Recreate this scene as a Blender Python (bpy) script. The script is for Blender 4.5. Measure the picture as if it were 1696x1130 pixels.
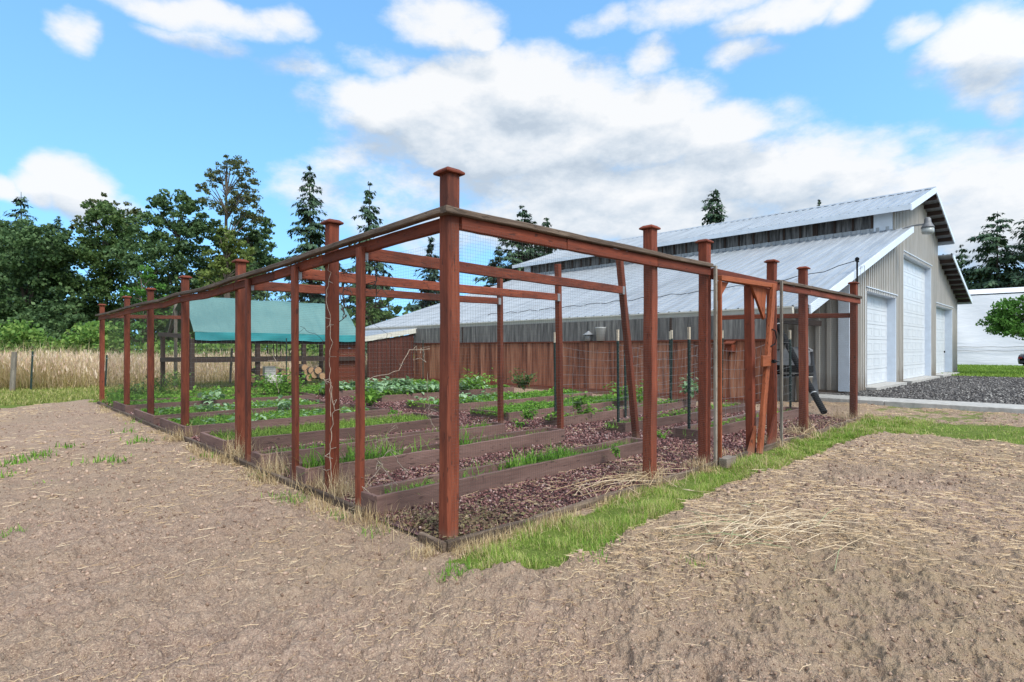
import bpy, bmesh, math, random
import numpy as np
from mathutils import Vector, Matrix, Euler
R = math.radians
rng = np.random.default_rng(7); random.seed(7)
S = bpy.context.scene; COL = S.collection
for o in list(bpy.data.objects): bpy.data.objects.remove(o)

# ------------------------------------------------------------------ camera
CAM = (-2.132, -2.780, 1.2)
cd = bpy.data.cameras.new("camera"); cam = bpy.data.objects.new("camera", cd); COL.objects.link(cam)
cam.location = CAM; cam.rotation_euler = (R(90), 0, R(-44.2))
cd.sensor_width = 36; cd.lens = 36*925/1696; cd.shift_y = 13/1696; cd.clip_end = 3000; cd.clip_start = .05
S.camera = cam
FW = np.array([.69717, .71691]); RT = np.array([.71691, -.69717]); C2 = np.array(CAM[:2])
def at(px, py, Z):                       # a point seen at a photo position, Z metres in front of the camera
    p = C2 + FW*Z + RT*((px-848)/925*Z)
    return np.array([p[0], p[1], 1.2+(578-py)/925*Z])

# ------------------------------------------------------------------ node helpers
class NT:
    def __init__(s, t): s.t = t; s.n = t.nodes; s.l = t.links
    def node(s, kind, **kw):
        n = s.n.new(kind)
        for k, v in kw.items():
            if k == 'inp':
                for a, b in v.items():
                    if hasattr(b, 'is_output'): s.l.new(b, n.inputs[a])
                    else: n.inputs[a].default_value = b
            else: setattr(n, k, v)
        return n
    def math(s, op, a, b=0., c=0., clamp=False):
        n = s.node('ShaderNodeMath', operation=op, use_clamp=clamp, inp={0: a, 1: b})
        if op in ('MULTIPLY_ADD',): s.setin(n, 2, c)
        return n.outputs[0]
    def setin(s, n, i, b):
        if hasattr(b, 'is_output'): s.l.new(b, n.inputs[i])
        else: n.inputs[i].default_value = b
    def mix(s, f, a, b, blend='MIX'):
        n = s.node('ShaderNodeMix', data_type='RGBA', blend_type=blend)
        for i, v in ((0, f), (6, a), (7, b)):
            if not hasattr(v, 'is_output') and i and len(v) == 3: v = (*v, 1)
            s.setin(n, i, v)
        return n.outputs[2]
    def noise(s, vec, scale, detail=4., rough=.55, dist=0.):
        n = s.node('ShaderNodeTexNoise', inp={'Scale': scale, 'Detail': detail, 'Roughness': rough, 'Distortion': dist})
        if vec is not None: s.l.new(vec, n.inputs['Vector'])
        return n.outputs['Fac']
    def ramp(s, f, stops, interp='LINEAR'):
        n = s.node('ShaderNodeValToRGB', inp={0: f}); cr = n.color_ramp; cr.interpolation = interp
        while len(cr.elements) > 1: cr.elements.remove(cr.elements[-1])
        for i, (p, c) in enumerate(stops):
            e = cr.elements[0] if i == 0 else cr.elements.new(p)
            e.position = p
            if not hasattr(c, '__len__'): c = (c, c, c)
            e.color = (*c, 1)
        return n.outputs[0]
    def rng(s, f, a, b, c=0., d=1., smooth=False):
        n = s.node('ShaderNodeMapRange', interpolation_type='SMOOTHSTEP' if smooth else 'LINEAR', inp={0: f, 1: a, 2: b, 3: c, 4: d})
        return n.outputs[0]
    def mapping(s, vec, scale=(1, 1, 1), rot=(0, 0, 0), loc=(0, 0, 0)):
        n = s.node('ShaderNodeMapping', inp={'Scale': scale, 'Rotation': rot, 'Location': loc}); s.l.new(vec, n.inputs[0])
        return n.outputs[0]

# ------------------------------------------------------------------ world: sky with clouds
W = bpy.data.worlds.new("World"); S.world = W; W.use_nodes = True
w = NT(W.node_tree); w.n.clear()
SUN_EL, SUN_AZ = R(50), R(190)        # azimuth of the sun's direction from +Y towards +X
CLOUDS = [(640, 195, 120, 48, 1.), (760, 190, 140, 48, 1.), (900, 165, 140, 58, 1.1), (1050, 190, 120, 50, 1.), (1165, 222, 90, 45, 1.), (900, 245, 320, 55, 1.), (1000, 315, 380, 55, .9), (700, 305, 220, 45, .6), (560, 275, 80, 35, .5),
    (1330, 305, 220, 65, .9), (1560, 295, 180, 60, .95), (1650, 340, 150, 90, .9), (1450, 370, 220, 60, .8), (130, 310, 65, 46, .95), (60, 322, 50, 30, .6), (0, 320, 35, 25, .7), (195, 335, 45, 25, .55),
    (350, 22, 170, 28, .6), (480, 40, 60, 25, .6), (110, 30, 50, 30, .45), (730, 38, 90, 36, .55), (790, 60, 45, 26, .4), (500, 112, 95, 26, .35), (640, 108, 90, 28, .3), (1150, 12, 130, 26, .75), (1300, 18, 140, 28, .75), (1400, 12, 50, 30, .6), (1000, 30, 60, 20, .5),
    (1080, 105, 50, 40, .55), (1220, 95, 70, 28, .35), (1645, 95, 105, 70, .95), (1690, 40, 60, 40, .6), (1520, 45, 50, 25, .4), (1685, 160, 60, 50, .8), (900, 395, 260, 40, .6), (1150, 350, 560, 70, .85), (600, 335, 160, 70, .6), (760, 250, 220, 60, .7), (330, 60, 120, 20, .3)]
def cloud_dir(px, py, rx, ry, st):         # a photo position as azimuth and elevation in degrees
    h = math.hypot(925, px-848); k = math.degrees(1/h)*925/h
    return math.degrees(math.atan((px-848)/925)), math.degrees(math.atan((578-py)/h)), max(rx*k*1.22, 1.), max(ry*math.degrees(1/h)*1.2, .8), st
CLOUDS = [cloud_dir(*c) for c in CLOUDS]
grp = bpy.data.node_groups.new("cloud_field", 'ShaderNodeTree')
grp.interface.new_socket("Vector", in_out='INPUT', socket_type='NodeSocketVector')
grp.interface.new_socket("Field", in_out='OUTPUT', socket_type='NodeSocketFloat')
q = NT(grp); gi = q.node('NodeGroupInput'); go = q.node('NodeGroupOutput')
rot = q.node('ShaderNodeVectorRotate', rotation_type='Z_AXIS', inp={'Angle': R(44.2)}); q.l.new(gi.outputs[0], rot.inputs[0])
wn = q.node('ShaderNodeTexNoise', noise_dimensions='3D', inp={'Scale': 6.5, 'Detail': 5.}); q.l.new(rot.outputs[0], wn.inputs['Vector'])
sx = q.node('ShaderNodeSeparateXYZ'); q.l.new(rot.outputs[0], sx.inputs[0])
az = q.math('MULTIPLY', q.math('ARCTAN2', sx.outputs[0], sx.outputs[1]), 57.2958)
el = q.math('MULTIPLY', q.math('ARCSINE', sx.outputs[2]), 57.2958)
wc = q.node('ShaderNodeSeparateColor'); q.l.new(wn.outputs['Color'], wc.inputs[0])
az = q.math('ADD', az, q.math('MULTIPLY', q.math('SUBTRACT', wc.outputs[0], .5), 7.))
el = q.math('ADD', el, q.math('MULTIPLY', q.math('SUBTRACT', wc.outputs[1], .5), 5.))
field = None
for a_, e_, wx, wy, st in CLOUDS:
    dx = q.math('MULTIPLY', q.math('SUBTRACT', az, a_), 1/wx); dy = q.math('MULTIPLY', q.math('SUBTRACT', el, e_), 1/wy)
    d2 = q.math('ADD', q.math('MULTIPLY', dx, dx), q.math('MULTIPLY', dy, dy))
    v = q.math('MAXIMUM', q.math('SUBTRACT', st, d2), -1.)
    field = v if field is None else q.math('MAXIMUM', field, v)
st3 = q.mapping(rot.outputs[0], (1, 1, 1.9))
n1 = q.noise(st3, 5., 12., .63); n2 = q.noise(st3, 2.2, 3., .5)
side = q.rng(q.math('ABSOLUTE', az), 50., 75.)          # away from the photographed sky: unseen clouds all round, thickened to add ambient light
field = q.math('ADD', q.math('MULTIPLY', field, .55), q.math('MULTIPLY', q.math('SUBTRACT', n1, .51), 1.7))
gen = q.math('MULTIPLY', q.math('SUBTRACT', n2, .42), 3.5)
over = q.rng(el, 42., 60.)
side = q.math('MAXIMUM', side, over)
gen = q.math('ADD', gen, q.math('MULTIPLY', q.math('SUBTRACT', n1, .5), 1.2))
mx = q.node('ShaderNodeMix', data_type='FLOAT', inp={0: side, 2: field, 3: gen})
q.l.new(mx.outputs[0], go.inputs[0])
tc = w.node('ShaderNodeTexCoord')
cf = w.node('ShaderNodeGroup', node_tree=grp); w.l.new(tc.outputs['Generated'], cf.inputs[0])
up = w.node('ShaderNodeVectorMath', operation='ADD', inp={1: (.0, .0, .045)}); w.l.new(tc.outputs['Generated'], up.inputs[0])
cf2 = w.node('ShaderNodeGroup', node_tree=grp); w.l.new(up.outputs[0], cf2.inputs[0])
sky = w.node('ShaderNodeTexSky', sky_type='NISHITA', sun_disc=False, sun_elevation=SUN_EL, sun_rotation=SUN_AZ, air_density=1.0, dust_density=.6, ozone_density=1.6)
fv = w.node('ShaderNodeVectorMath', operation='MULTIPLY_ADD', inp={1: (1, 1, .75), 2: (0, 0, .28)}); w.l.new(tc.outputs['Generated'], fv.inputs[0])
fn_ = w.node('ShaderNodeVectorMath', operation='NORMALIZE'); w.l.new(fv.outputs[0], fn_.inputs[0]); w.l.new(fn_.outputs[0], sky.inputs['Vector'])
SKYK, CLK = .145, .80
skyc = w.mix(1., sky.outputs[0], (1.15*SKYK, 1.6*SKYK, 1.62*SKYK), 'MULTIPLY')
mask = w.rng(cf.outputs[0], -.16, .40, 0., 1., True)
lit = w.math('SUBTRACT', cf.outputs[0], cf2.outputs[0])
thick = w.rng(cf.outputs[0], .15, .95)
lit = w.rng(lit, -.35, .35)
lit = w.math('SUBTRACT', lit, w.math('MULTIPLY', thick, .22))
ccol = w.ramp(lit, [(.0, (.34, .39, .45)), (.28, (.435, .478, .525)), (.52, (.525, .55, .578)), (.8, (.61, .615, .62))])
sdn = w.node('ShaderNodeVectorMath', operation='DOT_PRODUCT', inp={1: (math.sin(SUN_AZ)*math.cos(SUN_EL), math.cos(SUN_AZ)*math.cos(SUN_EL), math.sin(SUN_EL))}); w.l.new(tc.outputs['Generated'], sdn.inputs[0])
glow = w.math('ADD', 1., w.math('MULTIPLY', w.math('POWER', w.math('MAXIMUM', sdn.outputs['Value'], 0.), 2.), 1.5))   # added soft fill: unseen clouds brightened round the sun
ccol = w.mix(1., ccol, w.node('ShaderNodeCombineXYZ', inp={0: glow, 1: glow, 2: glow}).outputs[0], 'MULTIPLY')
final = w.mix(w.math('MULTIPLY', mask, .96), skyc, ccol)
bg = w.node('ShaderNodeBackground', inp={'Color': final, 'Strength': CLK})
wo = w.node('ShaderNodeOutputWorld', inp={'Surface': bg.outputs[0]})
# ------------------------------------------------------------------ sun
sd = bpy.data.lights.new("sun", 'SUN'); sd.energy = 2.0; sd.angle = R(22); sd.color = (1, .95, .87)
so = bpy.data.objects.new("sun", sd); COL.objects.link(so)
sdir = Vector((math.sin(SUN_AZ)*math.cos(SUN_EL), math.cos(SUN_AZ)*math.cos(SUN_EL), math.sin(SUN_EL)))
so.rotation_euler = sdir.to_track_quat('Z', 'Y').to_euler(); so.location = (5, -10, 20)
S.view_settings.view_transform = 'Standard'; S.view_settings.look = 'None'; S.view_settings.exposure = 1.0; S.view_settings.gamma = 1
S.cycles.max_bounces = 6; S.cycles.transparent_max_bounces = 6

# ------------------------------------------------------------------ materials
def mat(name, fn, rough=.7, spec=.3):
    m = bpy.data.materials.new(name); m.use_nodes = True; t = NT(m.node_tree)
    b = t.n['Principled BSDF']; b.inputs['Roughness'].default_value = rough; b.inputs['Specular IOR Level'].default_value = spec
    c = fn(t, b)
    if c is not None: t.setin(b, 'Base Color', c if hasattr(c, 'is_output') else (*c, 1))
    return m
def bump(t, b, h, strength=.5, dist=.01):
    n = t.node('ShaderNodeBump', inp={'Strength': strength, 'Distance': dist, 'Height': h}); t.l.new(n.outputs[0], b.inputs['Normal'])
def obj_coord(t): return t.node('ShaderNodeTexCoord').outputs['Object']
def world_pos(t): return t.node('ShaderNodeNewGeometry').outputs['Position']
AX = {'x': (.06, 1, 1), 'y': (1, .06, 1), 'z': (1, 1, .06)}
def wood(name, cols, axis='z', fine=90., stain=.75, rough=.75, dark=(.05, .018, .013), lobe=1.3, mud=True):
    def fn(t, b):
        v = world_pos(t); oi = t.node('ShaderNodeObjectInfo')
        off = t.node('ShaderNodeVectorMath', operation='ADD'); t.l.new(v, off.inputs[0])
        sc = t.node('ShaderNodeVectorMath', operation='SCALE', inp={0: (7.1, 3.3, 5.7), 'Scale': oi.outputs['Random']}); t.l.new(sc.outputs[0], off.inputs[1])
        p = t.mapping(off.outputs[0], AX[axis])
        g = t.noise(p, fine, 5., .65, .4); g2 = t.noise(p, fine*.18, 3., .6, .6)
        f = t.math('ADD', t.math('MULTIPLY', g, .55), t.math('MULTIPLY', g2, .45))
        c = t.ramp(f, [(.3, cols[0]), (.5, cols[1]), (.7, cols[2])])
        big = t.noise(t.mapping(off.outputs[0], tuple(.35 if a < .5 else 1 for a in AX[axis])), lobe*3, 4., .6)
        c = t.mix(t.rng(big, .45, .72, 0, stain), c, dark)
        kn = t.node('ShaderNodeTexVoronoi', inp={'Scale': 3.2}); t.l.new(t.mapping(off.outputs[0], tuple(.5 if a < .5 else 1 for a in AX[axis])), kn.inputs['Vector'])
        c = t.mix(t.rng(kn.outputs['Distance'], .035, .06, .8, 0.), c, dark)
        hs = t.node('ShaderNodeHueSaturation', inp={'Value': t.rng(oi.outputs['Random'], 0, 1, .72, 1.15), 'Color': c})
        crack = t.noise(t.mapping(off.outputs[0], tuple(.25 if a < .5 else 1 for a in AX[axis])), fine*.55, 2., .5)
        c2 = t.mix(t.rng(crack, .36, .30, 0, .75), hs.outputs[0], dark)
        if mud:
            sz = t.node('ShaderNodeSeparateXYZ', inp={0: v}); mz = t.math('ADD', sz.outputs[2], t.math('MULTIPLY', big, -.25))
            c2 = t.mix(t.rng(mz, -.06, -.22, 0, .7), c2, (.22, .15, .11))
        bump(t, b, t.math('ADD', f, t.rng(crack, .30, .38, 0, .6)), .6, .004)
        return c2
    return mat(name, fn, rough, .25)
RED = [(.075, .020, .011), (.18, .045, .023), (.29, .085, .043)]
DRED = [(.085, .021, .011), (.16, .037, .018), (.22, .056, .027)]
M = {}
for ax in 'xyz':
    M['red_'+ax] = wood('red stained wood along '+ax, RED, ax)
    M['dred_'+ax] = wood('dark red stained wood along '+ax, DRED, ax, stain=.6)
    M['grey_'+ax] = wood('weathered grey wood along '+ax, [(.10, .085, .07), (.23, .20, .165), (.36, .32, .27)], ax, stain=.55, dark=(.05, .042, .034))
    M['bed_'+ax] = wood('faded brown bed board along '+ax, [(.105, .060, .050), (.165, .098, .082), (.22, .138, .118)], ax, fine=60, stain=.45, dark=(.05, .028, .025), mud=False)
    M['old_'+ax] = wood('dark old wood along '+ax, [(.03, .02, .016), (.055, .035, .028), (.085, .058, .047)], ax, stain=.4, dark=(.015, .01, .009))
for ax in 'xyz': M['cap_'+ax] = wood('weathered brown grey wood along '+ax, [(.035, .023, .016), (.105, .074, .054), (.23, .175, .13)], ax, stain=.55, dark=(.05, .037, .027), mud=False)
M['orange_z'] = wood('orange stained wood', [(.14, .038, .015), (.24, .066, .027), (.30, .092, .04)], 'z', stain=.5, dark=(.06, .02, .01))
M['orange_x'] = wood('orange stained wood along x', [(.14, .038, .015), (.25, .07, .027), (.32, .1, .042)], 'x', stain=.3, dark=(.06, .02, .01))
def flat(name, c, rough=.6, metal=0., nz=0., ns=3., spec=.4):
    def fn(t, b):
        b.inputs['Metallic'].default_value = metal
        if nz:
            n = t.noise(world_pos(t), ns, 5., .6)
            return t.mix(t.rng(n, .35, .7), tuple(x*(1-nz) for x in c), tuple(min(1, x*(1+nz)) for x in c))
        return c
    return mat(name, fn, rough, spec)
M['black'] = flat('black plastic', (.010, .011, .013), .8, nz=.3, spec=.12)
M['galv'] = flat('galvanised steel', (.30, .31, .32), .5, .5, .2, 8)
M['wire'] = flat('galvanised wire', (.24, .24, .24), .5, .4)
M['mesh'] = flat('dark wire netting', (.07, .065, .06), .6, .2)
M['tgreen'] = flat('dark green painted steel', (.012, .03, .026), .5, 0, .3, 20)
M['twhite'] = flat('chipped white paint', (.50, .43, .33), .6, 0, .35, 60)
M['white'] = flat('white trim metal', (.60, .66, .74), .45, 0, .06, 4)
M['cream'] = flat('cream metal', (.55, .53, .47), .5, 0, .08, 3)
M['concrete'] = flat('concrete', (.36, .35, .33), .9, 0, .2, 9)
M['glass'] = flat('dark old glazing', (.03, .032, .035), .25, 0, .6, 1.5)
M['vine'] = flat('dead pale vine', (.38, .31, .24), .9, 0, .3, 30)
M['vined'] = flat('dead dark vine', (.05, .035, .03), .9, 0, .3, 30)
def f_door(t, b):
    n = t.noise(t.mapping(world_pos(t), (1, 1, .4)), 2.5, 4.)
    return t.mix(t.rng(n, .4, .75), (.56, .59, .62), (.50, .53, .565))
M['door'] = mat('white garage door', f_door, .4, .4)
def f_siding(t, b):
    p = world_pos(t)
    n = t.noise(t.mapping(p, (3, 3, .35)), 2.2, 5., .6)
    c = t.mix(t.rng(n, .35, .7), (.45, .42, .38), (.34, .32, .285))
    sz = t.node('ShaderNodeSeparateXYZ', inp={0: p}); n2 = t.noise(p, 2.5, 4.)
    c = t.mix(t.rng(t.math('SUBTRACT', sz.outputs[2], n2), .05, -.5, 0, .7), c, (.20, .16, .12))
    return c
M['siding'] = mat('taupe ribbed metal siding', f_siding, .45, .4)
def f_roof(t, b):
    p = world_pos(t)
    n = t.noise(t.mapping(p, (.25, 3.2, .25)), 1.6, 5., .6); n2 = t.noise(p, .5, 4.)
    c = t.mix(t.rng(n, .4, .68), (.36, .39, .425), (.26, .285, .315))
    c = t.mix(t.rng(n2, .55, .75, 0, .35), c, (.20, .21, .22))
    n3 = t.noise(t.mapping(p, (.3, 5., .3)), .9, 4., .7)
    c = t.mix(t.rng(n3, .62, .78, 0, .35), c, (.26, .19, .14))
    b.inputs['Metallic'].default_value = .25
    return c
M['roof'] = mat('weathered bare metal roofing', f_roof, .42, .5)
def f_fence(t, b):
    p = world_pos(t); sx = t.node('ShaderNodeSeparateXYZ', inp={0: p})
    bd = t.node('ShaderNodeTexWhiteNoise', noise_dimensions='1D', inp={'W': t.math('FLOOR', t.math('MULTIPLY', sx.outputs[1], 1/.19))})
    st = t.mapping(p, (1, 5, .5)); n = t.noise(st, 1.4, 5., .65); n2 = t.noise(t.mapping(p, (1, 20, .7)), 2.0, 4.)
    f = t.math('ADD', n, t.math('MULTIPLY', t.math('SUBTRACT', bd.outputs[0], .5), .25))
    c = t.ramp(f, [(.3, (.105, .038, .025)), (.44, (.225, .084, .049)), (.58, (.33, .14, .083)), (.72, (.42, .205, .127))])
    c = t.mix(t.rng(n2, .5, .8, 0, .5), c, (.06, .03, .025))
    bump(t, b, n2, .3, .005)
    return c
M['fence'] = mat('red brown stained board', f_fence, .8, .2)
def f_greyb(t, b):
    p = world_pos(t)
    n = t.noise(t.mapping(p, (1, 9, .7)), 1.3, 5., .65); n2 = t.noise(p, .35, 3.)
    c = t.ramp(n, [(.3, (.055, .055, .055)), (.5, (.14, .135, .13)), (.7, (.27, .26, .24))])
    return t.mix(t.rng(n2, .6, .75, 0, .5), c, (.36, .35, .30))
M['greyb'] = mat('weathered grey cladding', f_greyb, .8, .2)
def f_cler(t, b):
    n = t.noise(t.mapping(world_pos(t), (1, 7, .6)), 1.6, 4., .6)
    return t.ramp(n, [(.35, (.035, .034, .035)), (.5, (.10, .10, .102)), (.65, (.20, .20, .205)), (.75, (.20, .13, .08))])
M['cler'] = mat('old clerestory boards and glazing', f_cler, .6, .3)
def f_tarp(t, b):
    p = world_pos(t)
    n = t.noise(t.mapping(p, (1.2, .4, .4)), 3., 5., .6); n2 = t.noise(p, 1.2, 2.)
    bump(t, b, n, .8, .07)
    return t.mix(t.rng(n2, .35, .65), (.085, .182, .18), (.112, .22, .212))
M['tarp'] = mat('teal tarpaulin', f_tarp, .5, .3)
def f_tarp2(t, b): return t.mix(t.rng(t.noise(world_pos(t), 2., 3.), .3, .7), (.016, .17, .19), (.025, .23, .245))
M['tarp_hem'] = mat('deep teal tarpaulin hem', f_tarp2, .5, .3)
def f_wsheet(t, b):
    p = world_pos(t)
    n = t.noise(t.mapping(p, (.3, .3, 1.6), (R(0), R(25), 0)), 2.1, 5., .6, .9)
    bump(t, b, n, .3, .12)
    return t.mix(t.rng(n, .3, .7), (.60, .615, .65), (.52, .54, .58))
M['wsheet'] = mat('white plastic sheeting', f_wsheet, .85, .1)
def f_bark(t, b):
    n = t.noise(t.mapping(world_pos(t), (1, 1, .2)), 8., 5.)
    return t.mix(n, (.05, .04, .033), (.14, .115, .095))
M['bark'] = mat('bark', f_bark, .9, .1)
def leafmat(name, cols, trans=.3, rough=.55):
    m = bpy.data.materials.new(name); m.use_nodes = True; t = NT(m.node_tree); b = t.n['Principled BSDF']
    g = t.node('ShaderNodeNewGeometry')
    n = t.noise(g.outputs['Position'], .7, 3.)
    f = t.math('ADD', t.math('MULTIPLY', g.outputs['Random Per Island'], .65), t.math('MULTIPLY', n, .45))
    c = t.ramp(f, [(i/(len(cols)-1)*.7+.15, c) for i, c in enumerate(cols)])
    b.inputs['Roughness'].default_value = rough; b.inputs['Specular IOR Level'].default_value = .2
    t.l.new(c, b.inputs['Base Color'])
    tr = t.node('ShaderNodeBsdfTranslucent', inp={'Color': c}); mx = t.node('ShaderNodeMixShader', inp={0: trans})
    t.l.new(b.outputs[0], mx.inputs[1]); t.l.new(tr.outputs[0], mx.inputs[2])
    t.l.new(mx.outputs[0], t.n['Material Output'].inputs[0])
    return m
M['lf_dark'] = leafmat('dark maple leaves', [(0.033, 0.068, 0.03), (0.068, 0.127, 0.048), (0.127, 0.202, 0.078)])
M['lf_mid'] = leafmat('mid green leaves', [(0.033, 0.064, 0.022), (0.064, 0.119, 0.035), (0.116, 0.182, 0.055)])
M['lf_olive'] = leafmat('yellowish leaves', [(0.065, 0.091, 0.021), (0.117, 0.169, 0.039), (0.195, 0.247, 0.065)])
M['lf_rust'] = leafmat('bronze tinted leaves', [(0.054, 0.072, 0.029), (0.09, 0.118, 0.043), (0.154, 0.154, 0.072)])
M['lf_bright'] = leafmat('bright young leaves', [(.045, .12, .02), (.08, .2, .035), (.13, .28, .06)])
M['lf_bramble'] = leafmat('bramble leaves', [(0.044, 0.11, 0.022), (0.11, 0.22, 0.039), (0.22, 0.33, 0.077)])
M['lf_conif'] = leafmat('conifer needles', [(0.022, 0.047, 0.029), (0.047, 0.09, 0.05), (0.082, 0.14, 0.072)], .1)
M['lf_conifb'] = leafmat('blue green needles', [(0.021, 0.045, 0.033), (0.045, 0.083, 0.057), (0.075, 0.128, 0.083)], .1)
M['weed'] = leafmat('fresh weed leaves', [(0.055, 0.143, 0.015), (0.121, 0.275, 0.029), (0.242, 0.418, 0.061)], .35)
M['weedy'] = leafmat('light weed leaves', [(.09, .17, .02), (.17, .29, .04), (.27, .38, .07)], .35)
M['pale'] = leafmat('pale broad leaves', [(.10, .20, .07), (.20, .34, .16), (.36, .50, .30)], .3, .4)
M['lawn'] = leafmat('lawn blades', [(0.094, 0.176, 0.022), (0.165, 0.286, 0.039), (0.242, 0.374, 0.055), (0.341, 0.44, 0.094), (0.55, 0.484, 0.22)], .35)
M['lawn_dull'] = leafmat('dull mown lawn', [(.12, .16, .03), (.20, .24, .05), (.30, .31, .09), (.44, .38, .18)], .3)
M['dry'] = leafmat('dry straw', [(.30, .20, .10), (.46, .34, .19), (.62, .50, .31)], .25, .7)
M['straw'] = leafmat('pale straw litter', [(.32, .21, .12), (.50, .36, .21), (.68, .54, .37)], .15, .8)
M['meadow'] = leafmat('dry meadow grass', [(0.3, 0.26, 0.1), (0.5, 0.4, 0.21), (0.64, 0.5, 0.31), (0.74, 0.61, 0.43)], .3, .8)
M['seed'] = leafmat('pinkish seed heads', [(0.46, 0.3, 0.21), (0.62, 0.46, 0.35), (0.74, 0.62, 0.48)], .3, .8)
def f_peb(t, b):
    g = t.node('ShaderNodeNewGeometry')
    return t.ramp(g.outputs['Random Per Island'], [(0, (.045, .020, .019)), (.4, (.125, .054, .052)), (.7, (.205, .096, .088)), (.9, (.30, .17, .155)), (1, (.42, .32, .29))])
M['peb'] = mat('red lava pebbles', f_peb, .85, .2)
def f_clod(t, b):
    g = t.node('ShaderNodeNewGeometry')
    return t.ramp(g.outputs['Random Per Island'], [(0, (.15, .098, .07)), (.5, (.29, .2, .15)), (1, (.44, .32, .245))])
M['clod'] = mat('soil clods', f_clod, .95, .1)
def f_ds(t, b):
    g = t.node('ShaderNodeNewGeometry')
    return t.ramp(g.outputs['Random Per Island'], [(0, (.03, .03, .032)), (.6, (.10, .095, .094)), (.9, (.2, .19, .185)), (1, (.35, .34, .32))])
M['drivestone'] = mat('dark crushed stones', f_ds, .9, .2)
def f_soilbed(t, b):
    n = t.noise(world_pos(t), 14., 6., .7); bump(t, b, n, .8, .03)
    return t.ramp(n, [(.3, (.06, .04, .03)), (.6, (.14, .10, .075)), (.8, (.24, .18, .13))])
M['bedsoil'] = mat('bed soil', f_soilbed, .95, .1)
def f_gravel(t, b):
    v = t.node('ShaderNodeTexVoronoi', inp={'Scale': 42.}); t.l.new(world_pos(t), v.inputs['Vector'])
    bump(t, b, v.outputs['Distance'], 1., .02)
    s = t.node('ShaderNodeSeparateColor', inp={0: v.outputs['Color']})
    return t.ramp(s.outputs[0], [(0, (.03, .018, .018)), (.5, (.085, .046, .048)), (1, (.16, .095, .092))])
M['gravel'] = mat('red lava gravel', f_gravel, .9, .15)
def f_ground(t, b):
    p = world_pos(t)
    z = t.node('ShaderNodeVertexColor', layer_name='zone'); s = t.node('ShaderNodeSeparateColor', inp={0: z.outputs[0]})
    n1 = t.noise(p, 1.1, 6., .65); n2 = t.noise(p, 9., 6., .7); n3 = t.noise(p, 60., 4., .7); n4 = t.noise(t.mapping(p, (1, 1, 1)), 170., 2., .6)
    f = t.math('ADD', t.math('MULTIPLY', n2, .5), t.math('MULTIPLY', n3, .5))
    soil = t.ramp(f, [(.3, (.135, .086, .064)), (.44, (.285, .196, .149)), (.58, (.40, .287, .222)), (.74, (.53, .40, .315))])
    soil = t.mix(t.rng(n1, .42, .68, 0, .45), soil, (.33, .25, .175))
    straw = t.ramp(n4, [(.3, (.24, .17, .11)), (.7, (.42, .32, .21))])
    fl = t.noise(t.mapping(p, (1, 2.2, 1), (0, 0, R(35))), 120., 2., .7)
    soil = t.mix(t.rng(fl, .55, .68, 0, .85), soil, (.66, .51, .36))
    soil = t.mix(t.rng(fl, .42, .32, 0, .6), soil, (.11, .07, .052))
    soil = t.mix(t.math('MULTIPLY', s.outputs[2], t.rng(n2, .3, .6)), soil, straw)
    grass = t.ramp(f, [(.3, (.06, .085, .018)), (.5, (.13, .18, .035)), (.7, (.24, .27, .08))])
    c = t.mix(s.outputs[0], soil, grass)
    gv = t.node('ShaderNodeTexVoronoi', inp={'Scale': 22.}); t.l.new(p, gv.inputs['Vector'])
    gs = t.node('ShaderNodeSeparateColor', inp={0: gv.outputs['Color']})
    grav = t.ramp(gs.outputs[0], [(0, (.045, .043, .043)), (.5, (.11, .103, .10)), (.85, (.18, .17, .165)), (1, (.3, .29, .28))])
    grav = t.mix(t.rng(n1, .5, .7, 0, .5), grav, (.10, .075, .06))
    c = t.mix(s.outputs[1], c, grav)
    h = t.math('ADD', t.math('MULTIPLY', n3, .6), t.math('MULTIPLY', n2, 1.2))
    bump(t, b, h, 1., .045)
    return c
M['ground'] = mat('bare soil', f_ground, .95, .1)
def f_log(t, b):
    p = obj_coord(t); w_ = t.node('ShaderNodeTexWave', wave_type='RINGS', rings_direction='X', inp={'Scale': 14., 'Distortion': 2.}); t.l.new(p, w_.inputs[0])
    return t.mix(w_.outputs['Fac'], (.30, .17, .09), (.44, .28, .16))
M['logend'] = mat('cut log end', f_log, .9, .1)
M['carpaint'] = flat('black car paint', (.012, .013, .016), .2, 0, 0)
M['tyre'] = flat('tyre rubber', (.015, .015, .015), .8)
M['lampgrey'] = flat('dull lamp metal', (.15, .155, .165), .6, .3, .2, 9)
M['lampglass'] = flat('cloudy lamp diffuser', (.32, .34, .33), .25, 0, .1, 6)
M['redlens'] = flat('red lens', (.3, .01, .01), .2)

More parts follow.
